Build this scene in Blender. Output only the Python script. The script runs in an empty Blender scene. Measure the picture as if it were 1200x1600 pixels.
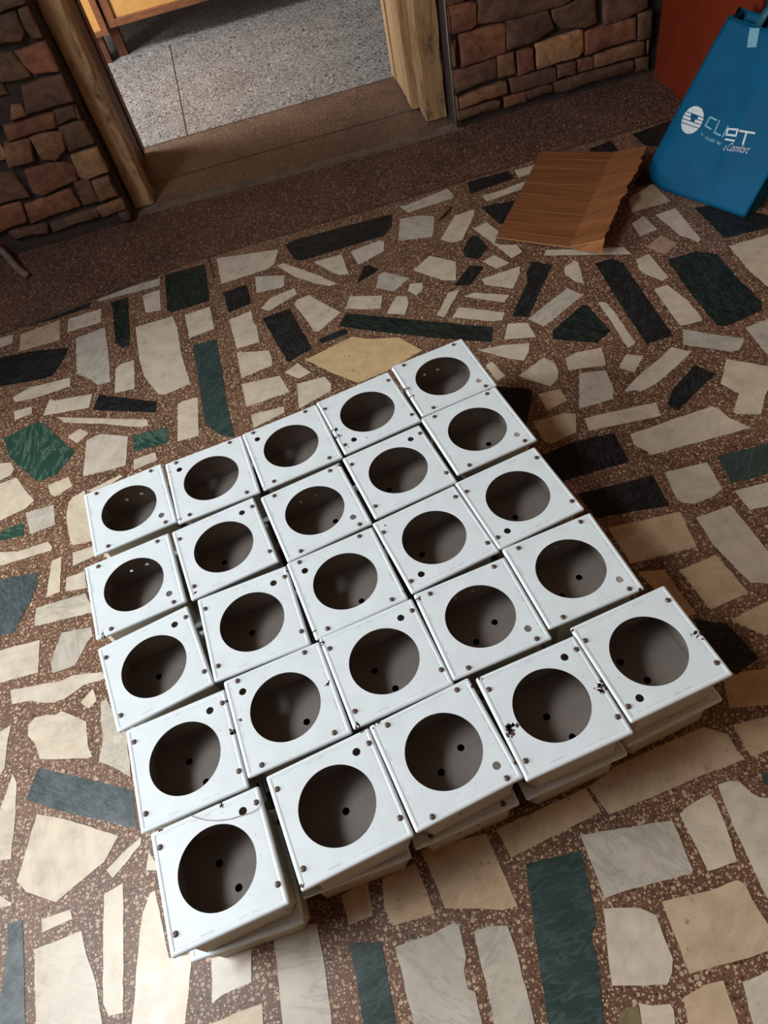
import bpy, bmesh, math, random
from mathutils import Vector, Matrix
from mathutils.geometry import intersect_line_plane

# ------------------------------------------------------------------ camera, world, light, exposure
SC = bpy.context.scene
COL = SC.collection
rng = random.Random(11)

cam_d = bpy.data.cameras.new('camera')
cam_d.sensor_fit = 'VERTICAL'; cam_d.sensor_height = 24.0
cam_d.lens = 1140.36 / 1600 * 24.0
cam_d.clip_start = 0.02
cam = bpy.data.objects.new('camera', cam_d); COL.objects.link(cam)
X = Vector((0.961485, -0.217615, -0.167899)); Y = Vector((0.274857, 0.761246, 0.587331)); Z = Vector((-0.000000, -0.610858, 0.791740))
cam.matrix_world = Matrix(((X.x, Y.x, Z.x, 0), (X.y, Y.y, Z.y, 0), (X.z, Y.z, Z.z, 1.456), (0, 0, 0, 1)))
SC.camera = cam

SC.view_settings.view_transform = 'Standard'
SC.view_settings.look = 'None'
SC.view_settings.exposure = 0.0
SC.view_settings.gamma = 1.0
SC.view_settings.use_curve_mapping = False

world = bpy.data.worlds.new('sky'); SC.world = world; world.use_nodes = True
wb = world.node_tree.nodes['Background']
wb.inputs['Color'].default_value = (0.80, 0.90, 1.0, 1); wb.inputs['Strength'].default_value = 0.5

def area(name, loc, target, sx, sy, power, color):
    l = bpy.data.lights.new(name, 'AREA'); l.shape = 'RECTANGLE'; l.size = sx; l.size_y = sy
    l.energy = power; l.color = color
    o = bpy.data.objects.new(name, l); COL.objects.link(o); o.location = loc
    o.rotation_euler = (Vector(target) - Vector(loc)).to_track_quat('-Z', 'Y').to_euler()
    return o
# daylight through the open window of the left wall, and through the next room's window; plus an added high fill
area('opening_daylight', (-4.6, 1.05, 1.75), (0.0, 0.9, 0.3), 2.3, 2.3, 405, (1.0, 0.975, 0.94))
area('high_fill_light', (-1.75, 0.75, 2.72), (1.1, 0.35, 0.0), 0.9, 0.5, 46, (0.94, 0.97, 1.0))  # added high fill for lids and box interiors, no opening behind it
area('doorway_daylight', (-1.60, 0.42, 2.25), (-0.80, 0.28, 0.0), 0.9, 0.7, 13, (0.82, 0.92, 1.0))
area('next_room_daylight', (-1.75, 3.72, 1.70), (0.0, 4.1, 0.0), 0.6, 0.8, 72, (0.97, 0.97, 1.0))

# ------------------------------------------------------------------ helpers
def kind(o, k='structure'):
    o['kind'] = k; return o
def tag(o, label, cat, group=None):
    o['label'] = label; o['category'] = cat
    if group: o['group'] = group
    return o
def empty(name, loc=(0, 0, 0), rz=0.0, parent=None):
    o = bpy.data.objects.new(name, None); COL.objects.link(o); o.location = loc; o.rotation_euler = (0, 0, rz)
    o.empty_display_size = 0.05
    if parent: o.parent = parent
    return o
def obj(name, bm, mats, parent=None, smooth=False, recalc=True):
    if recalc: bmesh.ops.recalc_face_normals(bm, faces=bm.faces)
    me = bpy.data.meshes.new(name); bm.to_mesh(me); bm.free()
    for m in (mats if isinstance(mats, (list, tuple)) else [mats]): me.materials.append(m)
    if smooth: me.polygons.foreach_set('use_smooth', [True] * len(me.polygons))
    o = bpy.data.objects.new(name, me); COL.objects.link(o)
    if parent: o.parent = parent
    return o
def box(bm, x0, x1, y0, y1, z0, z1, mi=0, bev=0.0):
    vs = [bm.verts.new((x, y, z)) for z in (z0, z1) for x, y in ((x0, y0), (x1, y0), (x1, y1), (x0, y1))]
    fs = [(0, 3, 2, 1), (4, 5, 6, 7), (0, 1, 5, 4), (1, 2, 6, 5), (2, 3, 7, 6), (3, 0, 4, 7)]
    F = [bm.faces.new([vs[i] for i in f]) for f in fs]
    for q in F: q.material_index = mi
    if bev:
        es = list({e for q in F for e in q.edges})
        r = bmesh.ops.bevel(bm, geom=es, offset=bev, segments=2, affect='EDGES', profile=0.6)
        for q in r['faces']: q.material_index = mi
    return F
def prism(bm, pts, z0, z1, mi=0, top_mi=None):
    a = [bm.verts.new((p[0], p[1], z0)) for p in pts]; b = [bm.verts.new((p[0], p[1], z1)) for p in pts]
    n = len(pts)
    for i in range(n):
        q = bm.faces.new((a[i], a[(i + 1) % n], b[(i + 1) % n], b[i])); q.material_index = mi
    q = bm.faces.new(b); q.material_index = mi if top_mi is None else top_mi
    q2 = bm.faces.new(a[::-1]); q2.material_index = mi
    return q
def tube(bm, pts, rad, n=10, mi=0, cap=True):
    pts = [Vector(p) for p in pts]; rings = []
    up = Vector((0, 0, 1))
    for i, p in enumerate(pts):
        t = (pts[min(i + 1, len(pts) - 1)] - pts[max(i - 1, 0)]).normalized()
        a = t.cross(up)
        if a.length < 1e-3: a = t.cross(Vector((1, 0, 0)))
        a.normalize(); b = a.cross(t)
        r = rad[i] if isinstance(rad, (list, tuple)) else rad
        rings.append([bm.verts.new(p + a * r * math.cos(2 * math.pi * k / n) + b * r * math.sin(2 * math.pi * k / n)) for k in range(n)])
    for r0, r1 in zip(rings, rings[1:]):
        for k in range(n):
            q = bm.faces.new((r0[k], r0[(k + 1) % n], r1[(k + 1) % n], r1[k])); q.material_index = mi
    if cap:
        bm.faces.new(rings[0][::-1]).material_index = mi; bm.faces.new(rings[-1]).material_index = mi

# ------------------------------------------------------------------ materials
def mat(name, rough=0.5, metal=0.0, spec=0.5):
    m = bpy.data.materials.new(name); m.use_nodes = True
    nt = m.node_tree; b = nt.nodes['Principled BSDF']
    b.inputs['Roughness'].default_value = rough; b.inputs['Metallic'].default_value = metal
    b.inputs['Specular IOR Level'].default_value = spec
    return m, nt, b
def N(nt, t, **kw):
    n = nt.nodes.new(t)
    for k, v in kw.items():
        if k in ('op',): n.operation = v
        else: n.inputs[k].default_value = v
    return n
def rgb(c): return (c[0], c[1], c[2], 1)
def ramp(nt, stops, interp='LINEAR'):
    n = nt.nodes.new('ShaderNodeValToRGB'); e = n.color_ramp.elements; n.color_ramp.interpolation = interp
    while len(e) < len(stops): e.new(0.5)
    for i, (p, c) in enumerate(stops): e[i].position = p; e[i].color = rgb(c)
    return n
def mix(nt, fac, a, b):
    n = nt.nodes.new('ShaderNodeMix'); n.data_type = 'RGBA'
    for key, v in ((0, fac), (6, a), (7, b)):
        if hasattr(v, 'links') or hasattr(v, 'is_linked'): nt.links.new(v, n.inputs[key])
        else: n.inputs[key].default_value = v if key == 0 else rgb(v)
    return n.outputs[2]
def coords(nt, scale=(1, 1, 1), rot=(0, 0, 0)):
    t = nt.nodes.new('ShaderNodeTexCoord'); m = nt.nodes.new('ShaderNodeMapping')
    m.inputs['Scale'].default_value = scale; m.inputs['Rotation'].default_value = rot
    nt.links.new(t.outputs['Object'], m.inputs['Vector']); return m.outputs['Vector']
def noise(nt, vec, scale, detail=4, rough=0.55, dist=0.0):
    n = nt.nodes.new('ShaderNodeTexNoise'); n.inputs['Scale'].default_value = scale
    n.inputs['Detail'].default_value = detail; n.inputs['Roughness'].default_value = rough
    n.inputs['Distortion'].default_value = dist
    nt.links.new(vec, n.inputs['Vector']); return n.outputs['Fac']
def bump(nt, b, h, strength=0.3, dist=0.002):
    n = nt.nodes.new('ShaderNodeBump'); n.inputs['Strength'].default_value = strength
    n.inputs['Distance'].default_value = dist
    nt.links.new(h, n.inputs['Height']); nt.links.new(n.outputs['Normal'], b.inputs['Normal'])
def math_(nt, op, a, b_):
    n = nt.nodes.new('ShaderNodeMath'); n.operation = op
    for i, v in enumerate((a, b_)):
        if hasattr(v, 'links') or hasattr(v, 'is_linked'): nt.links.new(v, n.inputs[i])
        else: n.inputs[i].default_value = v
    return n.outputs[0]

def plain(name, c, rough=0.5, metal=0.0, spec=0.5, var=0.12, scale=30, bmp=0.0):
    m, nt, b = mat(name, rough, metal, spec)
    v = coords(nt); f = noise(nt, v, scale)
    r = ramp(nt, [(0.3, [x * (1 - var) for x in c]), (0.7, [min(1, x * (1 + var)) for x in c])])
    nt.links.new(f, r.inputs[0]); nt.links.new(r.outputs[0], b.inputs['Base Color'])
    if bmp: bump(nt, b, f, bmp, 0.001)
    return m

def terrazzo(name, matrix, light, dark, scale=105, rough=0.35, tall=0.30, darkshare=0.25, spec=0.5):
    m, nt, b = mat(name, rough, spec=spec)
    v = coords(nt)
    wob = nt.nodes.new('ShaderNodeTexNoise'); wob.inputs['Scale'].default_value = 60; nt.links.new(v, wob.inputs['Vector'])
    ad = nt.nodes.new('ShaderNodeVectorMath'); ad.operation = 'SCALE'; ad.inputs['Scale'].default_value = 0.006
    nt.links.new(wob.outputs['Color'], ad.inputs[0])
    av = nt.nodes.new('ShaderNodeVectorMath'); av.operation = 'ADD'; nt.links.new(v, av.inputs[0]); nt.links.new(ad.outputs[0], av.inputs[1])
    base = noise(nt, v, 5, 3)
    big = ramp(nt, [(0.3, [x * 0.72 for x in matrix]), (0.7, [x * 1.2 for x in matrix])]); nt.links.new(base, big.inputs[0])
    col = big.outputs[0]
    for sc_, off in ((scale, 0.0), (scale * 1.9, 0.37)):
        vo = nt.nodes.new('ShaderNodeTexVoronoi'); vo.inputs['Scale'].default_value = sc_
        vo.voronoi_dimensions = '2D'
        nt.links.new(av.outputs[0], vo.inputs['Vector'])
        sep = nt.nodes.new('ShaderNodeSeparateColor'); nt.links.new(vo.outputs['Color'], sep.inputs[0])
        thr = math_(nt, 'MULTIPLY_ADD', sep.outputs[0], tall)
        thr.node.inputs[2].default_value = 0.06
        msk = math_(nt, 'LESS_THAN', vo.outputs['Distance'], thr)
        cr = ramp(nt, [(0.0, dark), (darkshare, [x * 0.55 for x in light]), (darkshare + 0.25, [x * 0.8 for x in light]), (0.85, light)], 'CONSTANT')
        nt.links.new(sep.outputs[1], cr.inputs[0])
        col = mix(nt, msk, col, cr.outputs[0])
    nt.links.new(col, b.inputs['Base Color'])
    return m

def marble(name, c1, c2, vein, vs=9, vein_amt=0.55, rough=0.30, spots=None, spec=0.5):
    m, nt, b = mat(name, rough, spec=spec)
    at = nt.nodes.new('ShaderNodeAttribute'); at.attribute_name = 'stone'
    tc = nt.nodes.new('ShaderNodeTexCoord')
    vr = nt.nodes.new('ShaderNodeVectorRotate'); vr.rotation_type = 'Z_AXIS'
    ang = math_(nt, 'MULTIPLY', at.outputs['Fac'], 9.0)
    nt.links.new(tc.outputs['Object'], vr.inputs['Vector']); nt.links.new(ang, vr.inputs['Angle'])
    mp = nt.nodes.new('ShaderNodeMapping'); mp.inputs['Scale'].default_value = (1.0, 3.6, 1.0)
    nt.links.new(vr.outputs[0], mp.inputs['Vector'])
    f = noise(nt, mp.outputs[0], vs, 6, 0.62, 0.6)
    soft = noise(nt, tc.outputs['Object'], 22, 4, 0.6)
    tone = mix(nt, at.outputs['Fac'], c1, c2)
    cl = ramp(nt, [(0.32, (0.82, 0.80, 0.76)), (0.62, (1.06, 1.05, 1.04))]); nt.links.new(soft, cl.inputs[0])
    mu = nt.nodes.new('ShaderNodeMix'); mu.data_type = 'RGBA'; mu.blend_type = 'MULTIPLY'; mu.inputs[0].default_value = 0.8
    nt.links.new(tone, mu.inputs[6]); nt.links.new(cl.outputs[0], mu.inputs[7])
    vr_ = ramp(nt, [(0.455, (0, 0, 0)), (0.50, (vein_amt,) * 3), (0.535, (0, 0, 0))]); nt.links.new(f, vr_.inputs[0])
    col = mix(nt, vr_.outputs[0], mu.outputs[2], vein)
    if spots:
        sf = noise(nt, tc.outputs['Object'], 55, 2, 0.5)
        sr = ramp(nt, [(0.66, (0, 0, 0)), (0.72, (0.7,) * 3)]); nt.links.new(sf, sr.inputs[0])
        col = mix(nt, sr.outputs[0], col, spots)
    nt.links.new(col, b.inputs['Base Color'])
    rr = ramp(nt, [(0.3, (rough * 0.8,) * 3), (0.7, (rough * 1.35,) * 3)]); nt.links.new(soft, rr.inputs[0])
    nt.links.new(rr.outputs[0], b.inputs['Roughness'])
    return m

M = {}
M['terrazzo'] = terrazzo('terrazzo', (0.115, 0.057, 0.032), (0.43, 0.32, 0.225), (0.04, 0.024, 0.018), scale=92, tall=0.29, darkshare=0.22, rough=0.42, spec=0.38)
M['terrazzo_border'] = terrazzo('terrazzo_border', (0.085, 0.040, 0.026), (0.34, 0.235, 0.175), (0.015, 0.009, 0.008), scale=85, tall=0.28, darkshare=0.45, rough=0.6, spec=0.3)
M['terrazzo_grey'] = terrazzo('terrazzo_grey', (0.24, 0.225, 0.205), (0.46, 0.44, 0.41), (0.05, 0.045, 0.04), scale=62, tall=0.42, darkshare=0.30, rough=0.4)
M['terrazzo_dull'] = terrazzo('terrazzo_dull', (0.13, 0.075, 0.050), (0.32, 0.23, 0.17), (0.03, 0.02, 0.016), scale=80, tall=0.22, darkshare=0.4, rough=0.5)
M['divider'] = plain('divider_strip', (0.045, 0.028, 0.02), 0.6)
M['cement'] = plain('cement', (0.13, 0.095, 0.07), 0.85, var=0.35, scale=18, bmp=0.3)
M['W'] = marble('marble_white', (0.50, 0.435, 0.335), (0.46, 0.42, 0.355), (0.30, 0.27, 0.23), vs=5, vein_amt=0.30)
M['S'] = marble('marble_grey', (0.43, 0.395, 0.33), (0.38, 0.355, 0.31), (0.21, 0.205, 0.19), vs=6, vein_amt=0.45)
M['T'] = marble('marble_tan_and_shade', (0.44, 0.325, 0.205), (0.42, 0.33, 0.23), (0.26, 0.18, 0.11), vs=5, vein_amt=0.25, spots=(0.22, 0.14, 0.08))  # tan stones, and white stones with warm shade put into their colour
M['C'] = marble('marble_cream', (0.50, 0.365, 0.20), (0.50, 0.365, 0.20), (0.36, 0.25, 0.14), vein_amt=0.2, spots=(0.16, 0.10, 0.06))
M['P'] = marble('marble_pink', (0.34, 0.23, 0.17), (0.34, 0.23, 0.17), (0.22, 0.14, 0.1))
M['O'] = marble('marble_olive', (0.16, 0.13, 0.07), (0.16, 0.13, 0.07), (0.10, 0.08, 0.05))
M['K'] = marble('marble_black_and_shade', (0.010, 0.010, 0.011), (0.013, 0.016, 0.016), (0.06, 0.065, 0.065), vs=16, vein_amt=0.35, rough=0.30, spec=0.22)  # black stones; two pieces also paint in shade by the stack and bag
M['G'] = marble('marble_green', (0.021, 0.042, 0.039), (0.025, 0.045, 0.043), (0.075, 0.115, 0.105), vs=12, vein_amt=0.40, rough=0.26)
M['D'] = marble('marble_dark_green', (0.009, 0.014, 0.012), (0.011, 0.018, 0.015), (0.05, 0.07, 0.062), vs=14, vein_amt=0.45, rough=0.30, spec=0.28)
M['V'] = marble('marble_bright_green', (0.018, 0.055, 0.038), (0.020, 0.048, 0.035), (0.12, 0.19, 0.15), vs=10, vein_amt=0.6, rough=0.3)
M['B'] = marble('marble_slate', (0.040, 0.058, 0.062), (0.045, 0.060, 0.062), (0.12, 0.15, 0.15), vs=20, vein_amt=0.5, rough=0.27)

def paint():
    m, nt, b = mat('white_sheet_metal', 0.40, spec=0.45)
    v = coords(nt); f = noise(nt, v, 14, 5, 0.6); g = noise(nt, v, 160, 2)
    r = ramp(nt, [(0.28, (0.545, 0.605, 0.625)), (0.55, (0.59, 0.66, 0.69)), (0.8, (0.61, 0.685, 0.72))])
    nt.links.new(f, r.inputs[0])
    d = ramp(nt, [(0.73, (0, 0, 0)), (0.78, (0.5,) * 3)]); nt.links.new(g, d.inputs[0])
    nt.links.new(mix(nt, d.outputs[0], r.outputs[0], (0.50, 0.50, 0.47)), b.inputs['Base Color'])
    bump(nt, b, f, 0.08, 0.002)
    return m
M['paint'] = paint()
M['body'] = plain('grey_primer_sheet_metal', (0.46, 0.425, 0.34), 0.55, var=0.10, scale=20)
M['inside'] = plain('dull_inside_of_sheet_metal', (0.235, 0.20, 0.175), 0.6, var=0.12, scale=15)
M['screw'] = plain('rusty_screw', (0.12, 0.085, 0.07), 0.55, metal=0.4, var=0.45, scale=300)
M['slot'] = plain('screw_slot', (0.035, 0.022, 0.02), 0.8)
M['rust'] = plain('bare_rusty_steel', (0.050, 0.030, 0.027), 0.8, var=0.5, scale=400)
M['scuff'] = plain('grey_scuff', (0.24, 0.23, 0.22), 0.7)
M['thread'] = plain('brown_thread', (0.14, 0.10, 0.08), 0.9)

def bricks_mat():
    out = []
    for i, c in enumerate([(0.120, 0.070, 0.044), (0.22, 0.115, 0.064), (0.21, 0.090, 0.054), (0.125, 0.068, 0.048), (0.36, 0.20, 0.10)]):
        m, nt, b = mat('stone_brick_%s' % 'abcde'[i], 0.85, spec=0.25)
        v = coords(nt, (1, 1, 1), (0.3, 0.2, 0.4)); f = noise(nt, v, 26, 7, 0.7, 0.8); g = noise(nt, v, 7, 2)
        r = ramp(nt, [(0.30, [x * 0.45 for x in c]), (0.52, c), (0.72, [min(1, x * 1.35) for x in c])]); nt.links.new(f, r.inputs[0])
        r2 = ramp(nt, [(0.35, (0.7, 0.7, 0.72)), (0.65, (1.1, 1.08, 1.0))]); nt.links.new(g, r2.inputs[0])
        mu = nt.nodes.new('ShaderNodeMix'); mu.data_type = 'RGBA'; mu.blend_type = 'MULTIPLY'; mu.inputs[0].default_value = 1
        nt.links.new(r.outputs[0], mu.inputs[6]); nt.links.new(r2.outputs[0], mu.inputs[7])
        nt.links.new(mu.outputs[2], b.inputs['Base Color']); bump(nt, b, f, 0.8, 0.006)
        out.append(m)
    return out
MB = bricks_mat()
M['mortar'] = plain('dark_mortar', (0.030, 0.020, 0.017), 0.95, var=0.4, scale=40, bmp=0.5)

def wood(name, c, dark, rough=0.6, sc=(18, 18, 1.6), amt=0.5, stain=True):
    m, nt, b = mat(name, rough, spec=0.35)
    v = coords(nt, sc); f = noise(nt, v, 3.2, 6, 0.6, 1.0)
    r = ramp(nt, [(0.30, dark), (0.48, c), (0.75, [min(1, x * 1.25) for x in c])]); nt.links.new(f, r.inputs[0])
    col = r.outputs[0]
    if stain:
        w = coords(nt, (1, 1, 0.5)); g = noise(nt, w, 16, 6, 0.7)
        s = ramp(nt, [(0.54, (0, 0, 0)), (0.66, (amt,) * 3)]); nt.links.new(g, s.inputs[0])
        col = mix(nt, s.outputs[0], col, [x * 0.5 for x in dark])
    nt.links.new(col, b.inputs['Base Color']); bump(nt, b, f, 0.35, 0.002)
    return m
M['frame_wood'] = wood('worn_door_frame_wood', (0.38, 0.235, 0.115), (0.15, 0.088, 0.045), amt=0.8)
M['leaf_wood'] = wood('pale_door_wood', (0.46, 0.30, 0.15), (0.28, 0.16, 0.07), amt=0.4)
M['dark_wood'] = wood('dark_red_wood', (0.115, 0.038, 0.020), (0.05, 0.016, 0.010), amt=0.5)
M['rail_wood'] = wood('brown_rail_wood', (0.20, 0.075, 0.030), (0.09, 0.035, 0.015), sc=(4, 18, 18), stain=False)
M['ply'] = plain('yellow_plywood', (0.60, 0.31, 0.085), 0.55, var=0.10, scale=25)
M['orange'] = plain('rust_orange_paint', (0.125, 0.014, 0.003), 0.45, var=0.14, scale=9)
M['dark_front'] = plain('dark_green_door', (0.008, 0.016, 0.015), 0.5)
M['wall_pink'] = plain('warm_plaster', (0.36, 0.20, 0.11), 0.9)
M['ceiling'] = plain('cream_plaster', (0.28, 0.20, 0.14), 0.9)
M['plaster'] = plain('plaster_next_room', (0.17, 0.13, 0.10), 0.9)

def cardboard():
    m, nt, b = mat('cardboard', 0.8, spec=0.2)
    v = coords(nt, (14, 1, 1)); f = noise(nt, v, 5, 3)
    r = ramp(nt, [(0.30, (0.15, 0.056, 0.018)), (0.55, (0.195, 0.076, 0.026)), (0.72, (0.23, 0.095, 0.034))]); nt.links.new(f, r.inputs[0])
    w = nt.nodes.new('ShaderNodeTexWave'); w.bands_direction = 'X'; w.inputs['Scale'].default_value = 45; w.inputs['Distortion'].default_value = 0.4
    nt.links.new(coords(nt), w.inputs['Vector'])
    nt.links.new(r.outputs[0], b.inputs['Base Color']); bump(nt, b, w.outputs['Fac'], 0.25, 0.001)
    return m
M['card'] = cardboard()
M['card_edge'] = plain('torn_cardboard_core', (0.26, 0.145, 0.065), 0.9, var=0.3, scale=200)
M['card_crease'] = plain('creased_cardboard', (0.26, 0.115, 0.042), 0.8)

def fabric():
    m, nt, b = mat('blue_woven_plastic', 0.65, spec=0.10)
    v = coords(nt); f = noise(nt, v, 6, 4)
    r = ramp(nt, [(0.3, (0.0015, 0.055, 0.125)), (0.7, (0.002, 0.080, 0.170))]); nt.links.new(f, r.inputs[0])
    nt.links.new(r.outputs[0], b.inputs['Base Color'])
    g = noise(nt, v, 420, 2); k = noise(nt, v, 11, 3)
    bump(nt, b, math_(nt, 'ADD', math_(nt, 'MULTIPLY', g, 0.12), k), 0.35, 0.006)
    return m
M['blue'] = fabric()
M['blue_dark'] = plain('blue_strap', (0.004, 0.07, 0.10), 0.6)
M['print'] = plain('white_print', (0.42, 0.47, 0.50), 0.6, var=0.25, scale=160)
M['print_faint'] = plain('faded_white_print', (0.12, 0.28, 0.38), 0.6, var=0.35, scale=260)
M['hose'] = plain('grey_hose', (0.13, 0.095, 0.085), 0.7)
M['cable'] = plain('white_cable', (0.30, 0.25, 0.19), 0.6)

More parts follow.
